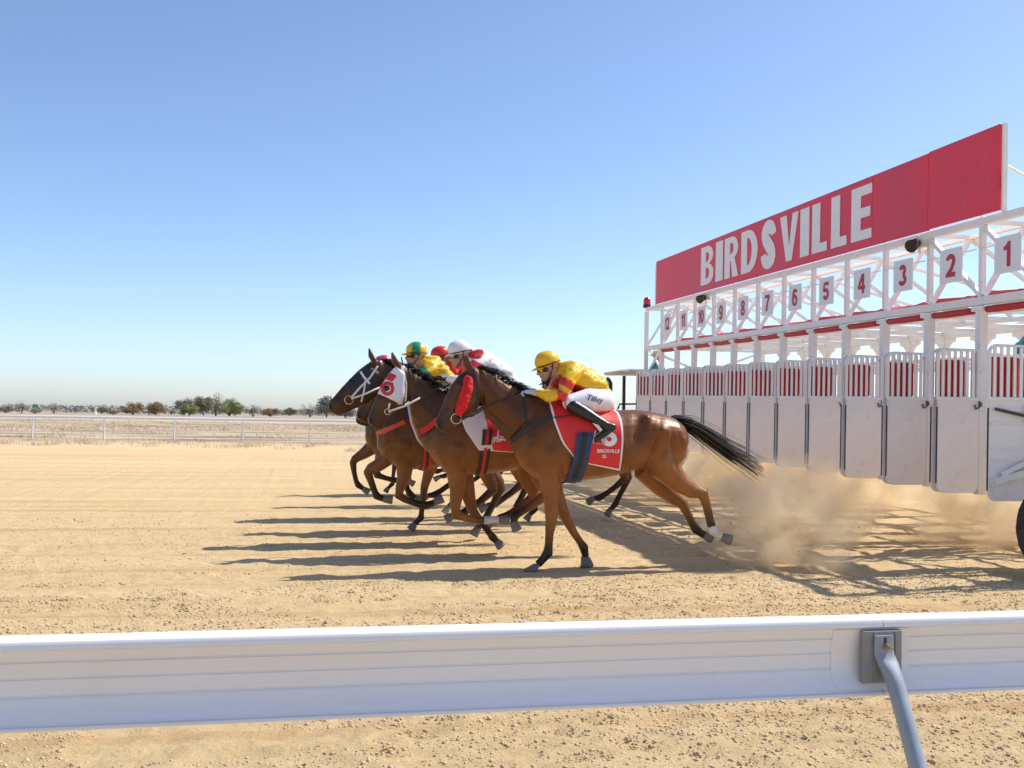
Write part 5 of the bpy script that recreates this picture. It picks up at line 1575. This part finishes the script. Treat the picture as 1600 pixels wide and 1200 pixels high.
# second horse: white hood with red eye ring ------------------------
def setrow(Y, gpx, gpy=750):
    X0 = on_y(gpx, gpy, Y)[0]; return X0, px_map(Y, X0)
def legp(f, seq): return [(*f(x, y), r) for x, y, r in seq]
YQ = 10.68; XQ, fq = setrow(YQ, 745)
HQ = [(fq(*a), fq(*b_), w) for a, b_, w in [((628, 568), (640, 594), .065), ((621, 570), (641, 612), .085), ((609, 583), (636, 627), .098), ((599, 597), (627, 640), .10), ((590, 614), (612, 648), .078), ((583, 631), (603, 657), .060), ((577, 645), (598, 665), .056), ((574, 654), (590, 669), .052), ((576, 662), (585, 669), .03)]]
NQ = [(fq(630, 568), fq(640, 606), .06), (fq(652, 584), fq(641, 648), .085), (fq(675, 600), fq(652, 680), .115), (fq(697, 614), fq(664, 704), .15), NECK[4], NECK[5]]
FQ1 = (legp(fq, [(695, 695, .16), (712, 735, .115), (712, 765, .08), (709, 788, .06), (711, 803, .054), (728, 808, .040), (748, 811, .039), (758, 811, .048), (772, 810, .038), (778, 810, .04)]), fq(789, 810))
FQ2 = (legp(fq, [(705, 700, .16), (728, 745, .105), (735, 778, .075), (740, 797, .057), (746, 808, .052), (760, 824, .039), (768, 836, .038), (773, 842, .047), (778, 847, .036), (780, 849, .038)]), fq(785, 855))
HQ1 = (legp(fq, [(868, 690, .26), (858, 715, .205), (838, 738, .14), (845, 755, .09), (850, 765, .07), (847, 773, .060), (826, 788, .044), (808, 799, .042), (800, 804, .049), (799, 813, .037), (799, 815, .039)]), fq(803, 824))
HQ2 = (legp(fq, [(868, 690, .26), (850, 712, .205), (825, 735, .14), (830, 755, .085), (838, 770, .07), (836, 780, .058), (815, 797, .043), (795, 808, .042), (786, 812, .048), (776, 816, .037), (773, 817, .039)]), fq(766, 822))
q_, qbv, qtb, qme = runner('bay racehorse in white hood with red eye ring, next beyond the nearest horse', XQ, YQ, HQ, NQ, [(*FQ1, -.12), (*FQ2, .12), (*HQ1, -.15), (*HQ2, .15)], dict(BAY, base=(.150, .050, .014), dark=(.05, .019, .008)), seed=5, tail=TAIL_LOW, black=.62, socks=(0,))
def hood(root, bv, quad_front, quad_rear, mat, off=.007, nu=10, nv=10):
    mb = MB()
    for s in (-1, 1):
        G = {}
        for i in range(nv + 1):
            for j in range(nu + 1):
                x, z = coons(quad_front, quad_rear, j / nu, i / nv); y = ray_side(bv, x, z, s)
                if y is None: y = s * .012
                G[i, j] = (x, y + s * off, z)
        for i in range(nv):
            for j in range(nu): mb.add([G[i, j], G[i, j + 1], G[i + 1, j + 1], G[i + 1, j]], [(0, 1, 2, 3)])
    me = mb.mesh('hood', mat, True); bm = bmesh.new(); bm.from_mesh(me); bmesh.ops.remove_doubles(bm, verts=bm.verts, dist=.0008); bm.to_mesh(me); bm.free()
    o = link('hood', me, root); sf = o.modifiers.new('thick', 'SOLIDIFY'); sf.thickness = .004; sf.offset = 0
    return o
hd = hood(q_, qbv, [fq(618, 573), fq(607, 585), fq(598, 599), fq(590, 615)], [fq(631, 582), fq(631, 600), fq(631, 618), fq(628, 633)], M['hood_white'])
def eye_ring(root, bv, c, r0, r1, mat, off=.012, name='eye_ring'):
    mb = MB(); n = 22
    for s in (-1, 1):
        vs = []
        for k in range(n):
            a = 2 * math.pi * k / n
            for r in (r0, (r0 + r1) / 2, r1):
                x, z = c[0] + r * math.cos(a), c[1] + r * 1.1 * math.sin(a); y = ray_side(bv, x, z, s, s * .08)
                vs.append((x, y + s * (off + (.008 if r == (r0 + r1) / 2 else 0)), z))
        mb.add(vs, [(k * 3 + j, ((k + 1) % n) * 3 + j, ((k + 1) % n) * 3 + j + 1, k * 3 + j + 1) for k in range(n) for j in (0, 1)])
    return mb.build(name, mat, root, True)
eye_ring(hd, qbv, fq(604.5, 607.5), .034, .068, M['hood_red'])
eye_part(hd, qbv, *fq(604.5, 607.5), r=.034)
pr = hood(q_, qbv, [fq(609, 583), fq(601, 592)], [fq(620, 588), fq(611, 597)], M['hood_red'], off=.011, nu=5, nv=4); pr.name = 'hood_patch'
bq = strap(qbv, [fq(628, 572), fq(626, 600), fq(622, 632)], .02).build('bridle', M['strap_white'], q_)
strap(qbv, [fq(612, 578), fq(622, 584), fq(630, 578)], .02).build('browband', M['strap_white'], bq)
strap(qbv, [fq(629, 574), fq(634, 600), fq(633, 628)], .018).build('throatlash', M['strap_white'], bq)
strap(qbv, [fq(608, 630), fq(606, 640)], .02).build('cheek_strap', M['strap_white'], bq)
for s in (-1, 1): ring_part(bq, fq(605, 643)[0], s * .088, fq(605, 643)[1], .030, M['metal'])
def rein(root, pts3, n_white, mats, nm='reins'):
    o = None
    for a, b_, mt in ((0, n_white + 1, mats[0]), (n_white, len(pts3), mats[1])):
        mb = MB()
        for s in (-1, 1): mb.tube([(x, s * y, z) for x, y, z in pts3[a:b_]], .011, 6)
        ob = mb.build(nm if o is None else 'rein_grip', mt, root if o is None else o, True); o = o or ob
    return o
def p3(f, px, py, y): x, z = f(px, py); return (x, y, z)
rein(q_, [p3(fq, 606, 643, .10), p3(fq, 632, 634, .17), p3(fq, 654, 622, .20), p3(fq, 680, 608, .20), p3(fq, 700, 602, .10)], 2, (M['strap_white'], M['leather']))
strap(qbv, [fq(652, 676), fq(668, 668), fq(680, 656), fq(694, 645)], .055).build('breastplate', M['strap_red'], q_)
clq = saddlecloth(q_, qtb, [fq(712, 632), fq(714, 650), fq(722, 672), fq(734, 690), fq(742, 702)], [fq(822, 640), fq(826, 655), fq(824, 680), fq(816, 700), fq(808, 706)], M['cloth_red'], M['cloth_white'], seed=2, front_band=5)
print_on('BIRDSVILLE', .085, *fq(781, 683), [bvh_of(clq.data)], M['print_white'], clq, 'cloth_lettering', .02, turn=12, sx=.9)
girth(q_, qtb, fq(750, 720)[0], bvh_of(clq.data), M['strap_black'], .10, M['strap_red'], .02)
link('saddle', SADDLE, q_); link('stirrup', STIR, q_)
def silk_q(V):
    C = np.tile(WHT, (len(V), 1)); d, s = arm_u(V); arm = ((d < .10) & (np.abs(V[:, 1]) > .14)) | ((s > .30) & (d < .085))
    C[arm & (s > .02) & (s < .26)] = RED
    x, z = L(880, 568); C[(np.hypot(V[:, 0] - x, V[:, 2] - z) < .085)] = RED
    return C
j2, lf2, _ = jockey(XQ, YQ, 'jockey with white cap and white and red silks riding the horse in the white hood', silk_q, lambda H: np.tile(WHT, (len(H), 1)), tuple(BLK), M['lens_y'], lean=-2, tilt=8, helmet=fq(718, 547))

# third horse: black half hood with white bridle, orange breast strap ---------
YP = 11.75; XP, fp = setrow(YP, 660)
HP = [(fp(*a), fp(*b_), w) for a, b_, w in [((592, 560), (602, 588), .065), ((583, 562), (600, 606), .085), ((568, 572), (590, 619), .098), ((554, 584), (573, 631), .10), ((538, 601), (555, 639), .078), ((526, 614), (542, 645), .060), ((517, 625), (533, 648), .056), ((512, 633), (525, 647), .052), ((513, 640), (520, 646), .03)]]
NP = [(fp(594, 560), fp(600, 600), .06), (fp(614, 572), fp(584, 642), .085), (fp(632, 590), fp(585, 672), .115), (fp(642, 608), fp(592, 698), .15), NECK[4], NECK[5]]
FP1 = (legp(fp, [(618, 690, .16), (632, 722, .11), (630, 745, .08), (624, 762, .058), (622, 773, .053), (634, 780, .040), (652, 786, .039), (664, 788, .048), (674, 785, .037), (678, 783, .04)]), fp(688, 778))
FP2 = (legp(fp, [(622, 690, .16), (607, 716, .10), (592, 728, .077), (579, 733, .058), (575, 738, .053), (581, 755, .040), (586, 769, .039), (589, 776, .048), (597, 780, .037), (601, 781, .04)]), fp(612, 782))
p_, pbv, ptb, pme = runner('dark bay racehorse with black half hood and white bridle leading on the left', XP, YP, HP, NP, [(*FP1, -.12), (*FP2, .12), (*H_REACH, -.15), (*H_UNDER, .15)], dict(BAY, base=(.12, .042, .013), dark=(.042, .017, .008), belly=(.18, .068, .022)), seed=7, tail=TAIL_LOW, black=.40)
hd = hood(p_, pbv, [fp(572, 570), fp(560, 579), fp(547, 592), fp(538, 602)], [fp(592, 582), fp(585, 600), fp(575, 618), fp(556, 628)], M['hood_dark'])
eye_ring(hd, pbv, fp(551, 598), .030, .052, M['hood_dark']); eye_part(hd, pbv, *fp(551, 598), r=.030)
bp_ = strap(pbv, [fp(561, 577), fp(567, 588), fp(577, 600)], .026, off=.014).build('bridle', M['strap_white'], p_)
strap(pbv, [fp(590, 572), fp(578, 590), fp(562, 606), fp(548, 622)], .022, off=.014).build('cheek_strap', M['strap_white'], bp_)
strap(pbv, [fp(571, 592), fp(568, 612), fp(564, 628)], .018, off=.014).build('throatlash', M['strap_white'], bp_)
for s in (-1, 1): ring_part(bp_, fp(545, 625)[0], s * .098, fp(545, 625)[1], .047, M['metal'])
rein(p_, [p3(fp, 549, 623, .11), p3(fp, 570, 616, .16), p3(fp, 592, 606, .18), p3(fp, 612, 600, .15), p3(fp, 628, 598, .08)], 2, (M['strap_white'], M['leather']))
strap(pbv, [fp(584, 680), fp(600, 672), fp(618, 664), fp(630, 659)], .052).build('breast_strap', M['strap_orange'], p_)
clp = saddlecloth(p_, ptb, [fp(634, 632), fp(638, 660), fp(648, 686), fp(660, 700)], [fp(735, 642), fp(738, 660), fp(734, 690), fp(728, 704)], M['cloth_red'], M['cloth_white'], seed=3)
girth(p_, ptb, fp(665, 720)[0], bvh_of(clp.data), M['strap_red'], .10, M['strap_black'])
link('saddle', SADDLE, p_); link('stirrup', STIR, p_)
def silk_p(V):
    C = np.tile(YEL, (len(V), 1)); d, s = arm_u(V); arm = ((d < .11) & (np.abs(V[:, 1]) > .14))
    C[arm & (s > .08) & (s < .24)] = GRN
    return C
def cap_p(H):
    C = np.tile(YEL, (len(H), 1)); C[(np.abs(H[:, 0] + .01) < .055)] = GRN; return C
j3, lf3, _ = jockey(XP, YP, 'jockey in yellow silks with green patches and a yellow and green cap, head up', silk_p, cap_p, tuple(BLK), M['lens_r'], lean=-20, tilt=-4, helmet=fp(651, 549))
mb = MB(); mb.tube([(0, 0, 0), (-.05, .01, .13), (-.08, .02, .26)], [.012, .010, .008], 6)
wp = mb.build('whip', M['black']); X, Z = on_y(637, 594, YP); wp.location = (X, YP - .05, Z); tag(wp, 'short black whip upright beside the yellow and green cap', 'whip')

# horses further over, seen in part between the three -------------------------
def back_runner(label, jlabel, gpx, Y, fore, hind, ang, silk, cap, seed, jd=(0, 0, 0), hdx=0, hdz=0, tuck=0, hpx=None, col=BAY, glove=BLK, tilt=8, trousers=None):
    X0, f = setrow(Y, gpx)
    h, n_ = turn_head(HEAD, NECK, ang, hdx, hdz, tuck)
    r, bv, tb, me = runner(label, X0, Y, h, n_, [(*fore[0], -.12), (*fore[1], .12), (*hind[0], -.15), (*hind[1], .15)], col, seed=seed, tail=TAIL_LOW, black=.38, voxel=.016)
    b_ = strap(bv, [((h[0][0][0]), h[0][0][1] - .03), ((h[2][0][0] + h[2][1][0]) / 2, (h[2][0][1] + h[2][1][1]) / 2), ((h[4][0][0] + h[4][1][0]) / 2, (h[4][0][1] + h[4][1][1]) / 2)], .024).build('bridle', M['leather'], r)
    saddlecloth(r, tb, [(-.2, 1.55), (-.18, 1.35), (-.1, 1.15), (0, 1.05)], [(.42, 1.5), (.45, 1.35), (.44, 1.15), (.42, .98)], M['cloth_red'], M['cloth_white'], seed=seed)
    girth(r, tb, .03, None, M['strap_black'], .10); link('saddle', SADDLE, r); link('stirrup', STIR, r)
    jockey(X0, Y, jlabel, silk, cap, tuple(glove), M['lens_y'], lean=jd[2], tilt=tilt, dx=jd[0], dz=jd[1], trousers=trousers, helmet=f(*hpx) if hpx else None)
    return r
one = lambda c: (lambda V: np.tile(c, (len(V), 1)))
DB = dict(BAY, base=(.075, .028, .011), dark=(.035, .017, .010), belly=(.13, .055, .022))
back_runner('bay racehorse carrying the red capped rider, mostly hidden behind the white hooded horse', 'jockey in plain red cap and red silks between the yellow and the white rider', 716, 12.9, (F_DOWN, F_REACH), (H_REACH, H_UNDER), -4, one(RED), one(RED), 11, jd=(.03, .10, -2), hpx=(688, 554))
def silk_o(V):
    C = np.tile(BLU, (len(V), 1)); C[((V[:, 0] * 9).astype(int) + (V[:, 2] * 9).astype(int)) % 2 == 0] = WHT; return C
def cap_o(H):
    C = np.tile(PNK, (len(H), 1)); C[np.abs(H[:, 1]) < .03] = C3(.35, .05, .30); return C
back_runner('dark racehorse whose chest and folded foreleg show beyond the black hooded horse', 'jockey in magenta cap and blue and white silks low behind the leading head', 628, 14.4, (F_FOLD, F_REACH), (H_REACH, H_UNDER), -18, silk_o, cap_o, 13, jd=(-.02, .05, 0), hpx=(599, 567), hdx=.32, hdz=-.10, tuck=30, col=DB)
back_runner('brown racehorse hidden behind the nearest one, only rump and legs in sight', 'jockey in black sleeves hidden behind the yellow and red rider', 886, 14.0, (F_DOWN, F_FOLD), (H_REACH, H_UNDER), -2, one(BLK), one(BLK), 17, jd=(-.05, -.02, 0), col=dict(BAY, base=(.15, .055, .02)))
back_runner('dark bay racehorse deep in the field behind the yellow and green rider', 'jockey in dark blue silks masked by the yellow and green rider', 690, 16.3, (F_REACH, F_FOLD), (H_UNDER, H_REACH), -6, one(BLU), one(BLU), 19, jd=(0, -.08, 0), col=DB)
back_runner('black legged racehorse farthest across the track in the field', 'jockey in green silks farthest across the track', 655, 18.6, (F_FOLD, F_DOWN), (H_REACH, H_UNDER), -6, one(GRN), one(GRN), 23, jd=(0, -.12, 0), hdx=.15, tuck=15, col=DB)
# ---------------------------------------------------------------- gate attendants and tractor
def attendant(label, X, Y, zf, face, shirt, hat, scale=1.0):
    root = empty('person', (X, Y, zf), (0, 0, face)); tag(root, label, 'person', 'gate attendants')
    mb = MB()
    mb.ball((0, 0, 1.64), (.085, .075, .11), 14); mb.ball((-.03, 0, 1.58), (.055, .05, .06), 10); mb.limb([(-.085, 0, 1.64), (-.10, 0, 1.61)], [.012, .014], n=8)
    mb.limb([(0, 0, 1.58), (.01, 0, 1.46)], [.055, .06])
    mb.loft([((-.0, 1.46), (.001, 1.42), .14), ], n=12) if False else None
    mb.limb([(.01, 0, 1.40), (.01, 0, 1.2), (.01, 0, .98)], [.12, .125, .12], n=14)
    for s in (-1, 1):
        mb.limb([(.01, s * .15, 1.40), (.02, s * .23, 1.16), (-.14, s * .20, 1.02)], [.05, .042, .032])
        mb.limb([(-.14, s * .20, 1.02), (-.21, s * .19, 1.0)], [.034, .03])
        for k in range(4): mb.limb([(-.21, s * (.165 + .018 * k), 1.0), (-.25, s * (.165 + .018 * k), .985), (-.26, s * (.165 + .018 * k), .955)], [.010, .0095, .008], n=6)
        mb.limb([(-.19, s * .155, 1.0), (-.22, s * .14, .975)], [.012, .009], n=6)
        mb.limb([(.01, s * .085, .95), (.0, s * .10, .5), (.02, s * .10, .06)], [.085, .06, .042])
        mb.limb([(.03, s * .10, .04), (-.14, s * .11, .035)], [.04, .035])
    me = remeshed(mb, 'body', .010, 2); C = np.tile(C3(.42, .24, .16), (len(me.vertices), 1)); set_color(me, C); me.materials.append(M['skin']); link('body', me, root)
    mb = MB(); mb.limb([(.01, 0, 1.42), (.01, 0, 1.2), (.01, 0, .95)], [.135, .145, .145], n=14); mb.loft([((-.12, 1.30), (.14, 1.30), .2), ((-.11, 1.44), (.13, 1.44), .2), ((-.06, 1.49), (.08, 1.49), .12)], n=14) if False else None
    for s in (-1, 1): mb.limb([(.01, s * .10, 1.41), (.01, s * .17, 1.40), (.02, s * .24, 1.16), (-.10, s * .21, 1.04)], [.08, .075, .06, .045])
    me = remeshed(mb, 'shirt', .012, 3); V = coords(me); set_coords(me, V + normals(me) * (.012 * vnoise(V, 9.0))[:, None]); set_color(me, np.tile(shirt, (len(V), 1))); me.materials.append(M['silk']); link('shirt', me, root)
    mb = MB()
    for s in (-1, 1): mb.limb([(.01, s * .08, .97), (.0, s * .10, .5), (.02, s * .10, .1)], [.115, .085, .07])
    mb.limb([(.01, -.05, .98), (.01, .05, .98)], [.12, .12])
    me = remeshed(mb, 'trousers', .012, 3); me.materials.append(M['print_blue']); link('trousers', me, root)
    if hat:
        mb = MB(); mb.tube([(0, 0, 1.70), (0, 0, 1.705), (0, 0, 1.712), (0, 0, 1.76), (0, 0, 1.81), (0, 0, 1.825)], [.20, .205, .115, .105, .095, .05], 20)
        mb.build('hat', plain('straw_hat', (.62, .52, .38), .8), root, True)
gm = gate.matrix_basis
gR = Matrix.Rotation(R(0.93), 4, 'X')
def gpt(x, y, z): return Matrix.Translation((GXF, GY0, 0)) @ gR @ Vector((x, y, z))
v = gpt(.16, 12.72 * S, .955); attendant('gate attendant in straw hat and turquoise shirt on the far end platform', v.x, v.y, v.z, R(20), C3(.02, .28, .36), True)
v = gpt(.955, 1.38 * S, .98); attendant('bareheaded gate attendant in turquoise shirt standing inside the gate behind the nearest barred door', v.x, v.y, v.z, R(10), C3(.02, .30, .36), False)

X, Y = on_y(985, 640, 25.2)[0], 25.2
tr = empty('tractor', (X, Y, 0)); tag(tr, 'tractor with beige sunroof and upright black exhaust beyond the gate end', 'tractor')
tred = plain('tractor_paint', (.45, .40, .33), .5)
mb = MB(); mb.box((.35, 0, 2.56), (1.75, 1.4, .07), ch=.02); mb.loft([((-.50, 2.58), (-.50, 2.50), .62), ((-.2, 2.66), (-.2, 2.51), .70), ((1.0, 2.68), (1.0, 2.51), .70), ((1.25, 2.60), (1.25, 2.50), .62)], n=14, e=5); mb.build('sunroof', plain('beige_roof', (.55, .50, .42), .6), tr, True)
for x in (.0, .95):
    for s in (-1, 1):
        mb = MB(); mb.box((x, s * .6, 1.95), (.07, .07, 1.12)); mb.build('roof_post', M['black'], tr)
mb = MB(); mb.box((-1.2, 0, 1.25), (1.7, .7, .75), ch=.06); mb.build('bonnet', tred, tr)
mb = MB(); mb.tube([(-.62, -.30, 1.5), (-.62, -.30, 2.28), (-.66, -.30, 2.36), (-.72, -.30, 2.41)], [.055, .055, .05, .05], 8); mb.build('exhaust', M['black'], tr, True)
mb = MB(); mb.tube([(-.45, -.4, 1.64), (-.40, -.4, 1.76), (.3, -.4, 1.78), (.34, -.4, 1.62)], .025, 6); mb.build('grab_rail', M['black'], tr)
mb = MB(); mb.tube([(.35, -.5, 1.66), (.40, -.5, 1.76), (.30, -.5, 1.86)], [.09, .12, .05], 8); mb.build('seat', M['black'], tr)
mb = MB(); mb.box((.3, 0, 1.15), (1.4, .9, .6), ch=.05); mb.build('cab_floor', tred, tr)
for x, r in ((.55, .72), (-1.6, .45)):
    for s in (-1, 1):
        w = empty('wheel', (x, s * .75, r), parent=tr)
        mb = MB(); mb.tube([(0, -.18, 0), (0, -.14, 0), (0, .14, 0), (0, .18, 0)], [r * .86, r, r, r * .86], 24); mb.build('tyre', M['rubber'], w)
        mb = MB(); mb.tube([(0, -.20, 0), (0, .20, 0)], r * .5, 16); mb.build('rim', tred, w)

# ---------------------------------------------------------------- dust thrown up by the hooves
def dust(name, label, lo, hi, blobs, dens, scale, col, an=0.1):
    mb = MB(); c = [(a + b_) / 2 for a, b_ in zip(lo, hi)]; s = [b_ - a for a, b_ in zip(lo, hi)]
    mb.box((0, 0, 0), s)
    t = NT(name); pv = t.n('ShaderNodeVolumePrincipled'); pv.inputs['Color'].default_value = (*col, 1); pv.inputs['Anisotropy'].default_value = an
    t.l(pv.outputs[0], t.out.inputs['Volume'])
    tc = t.n('ShaderNodeTexCoord'); P = tc.outputs['Object']
    wn_ = t.n('ShaderNodeTexNoise'); wn_.inputs['Scale'].default_value = 1.1; wn_.inputs['Detail'].default_value = 2; t.l(P, wn_.inputs['Vector'])
    va = t.n('ShaderNodeVectorMath'); va.operation = 'SUBTRACT'; t.l(wn_.outputs['Color'], va.inputs[0]); va.inputs[1].default_value = (.5, .5, .5)
    vs_ = t.n('ShaderNodeVectorMath'); vs_.operation = 'SCALE'; vs_.inputs['Scale'].default_value = .7; t.l(va.outputs[0], vs_.inputs[0])
    vp = t.n('ShaderNodeVectorMath'); vp.operation = 'ADD'; t.l(P, vp.inputs[0]); t.l(vs_.outputs[0], vp.inputs[1])
    W = vp.outputs[0]
    tot = None
    for (bx_, by_, bz_), (rx, ry, rz), a in blobs:
        m = t.n('ShaderNodeMapping'); m.vector_type = 'POINT'
        m.inputs['Location'].default_value = (-(bx_ - c[0]) / rx, -(by_ - c[1]) / ry, -(bz_ - c[2]) / rz); m.inputs['Scale'].default_value = (1 / rx, 1 / ry, 1 / rz)
        t.l(W, m.inputs[0])
        ln = t.n('ShaderNodeVectorMath'); ln.operation = 'LENGTH'; t.l(m.outputs[0], ln.inputs[0])
        f = t.math('SUBTRACT', 1.0, ln.outputs['Value'], clamp=True); f = t.math('MULTIPLY', f, a)
        tot = f if tot is None else t.math('ADD', tot, f)
    nz = t.noise(scale, 6, .62, vec=W)
    nz = t.math('MULTIPLY', t.math('SUBTRACT', nz, .45, clamp=True), 6.0)
    d = t.math('MULTIPLY', t.math('MULTIPLY', tot, nz), dens)
    t.l(d, pv.inputs['Density'])
    me = mb.mesh(name, t.mat); o = link(name, me, None, c)
    return tag(o, label, kind='stuff')
def gp(px, py, up=0.0, back=0.0):
    x, y = on_ground(px, py); return (x, y + back, up)
B = [(gp(1230, 880, .35), (.70, .7, .75), 5.5), (gp(1165, 850, .25, .2), (.6, .7, .55), 4.5), (gp(1300, 850, .30, .5), (.9, 1.0, .6), 2.8), (gp(1130, 790, .40, 1.0), (.8, 1.2, .65), 2.6), (gp(1210, 780, .55, 1.8), (1.0, 1.5, .8), 2.6),
     (gp(1230, 760, .85, 1.0), (.6, .9, .55), .7), (gp(1060, 790, .3, .8), (.8, 1.2, .45), 1.3), (gp(990, 775, .25, 1.5), (.9, 1.6, .45), 1.5), (gp(945, 760, .25, 3.0), (1.2, 2.0, .5), 1.2),
     (gp(1380, 800, .4, 1.6), (1.6, 2.2, .7), 1.5), (gp(1480, 790, .40, 1.2), (1.6, 2.0, .65), 1.5), (gp(1560, 850, .3, .2), (1.0, 1.2, .6), 1.8), (gp(1330, 770, .35, 3.5), (2.5, 3.5, .75), 1.3), (gp(1180, 740, .45, 3.5), (2.2, 3.5, .8), 1.5),
     (gp(1125, 862, .10), (.30, .40, .22), 3.2), (gp(870, 850, .08, .2), (.22, .3, .2), 1.5), (gp(790, 850, .08, .1), (.3, .3, .2), 1.6), (gp(715, 830, .08, .1), (.3, .3, .22), 1.6), (gp(630, 795, .08, .2), (.35, .4, .22), 1.3), (gp(850, 800, .15, .8), (.6, .8, .3), 1.0)]
dust('dust_cloud', 'tan dust kicked up behind the nearest horse and drifting under the gate', (-1.4, 8.2, -.05), (9.6, 21.0, 1.75), B, 6.5, 2.6, (.985, .83, .58))
# flying crumbs in the dust
n = 420
c0 = np.array(gp(1185, 860)); X = c0[0] + nrs.randn(n) * .50; Y = c0[1] + nrs.randn(n) * .4; Z = np.abs(nrs.randn(n)) * .33 + .03; S_ = .004 + .013 * nrs.rand(n) ** 3
for px_, py_ in ((800, 830), (700, 800), (880, 860), (985, 850), (930, 790)):
    c1 = gp(px_, py_); X = np.append(X, c1[0] + nrs.randn(40) * .2); Y = np.append(Y, c1[1] + nrs.randn(40) * .2); Z = np.append(Z, np.abs(nrs.randn(40)) * .12 + .02); S_ = np.append(S_, .004 + .010 * nrs.rand(40) ** 3)
tag(clods('flying_dirt', X, Y, S_, Z), 'specks of dirt flung up by the hind hooves', kind='stuff')
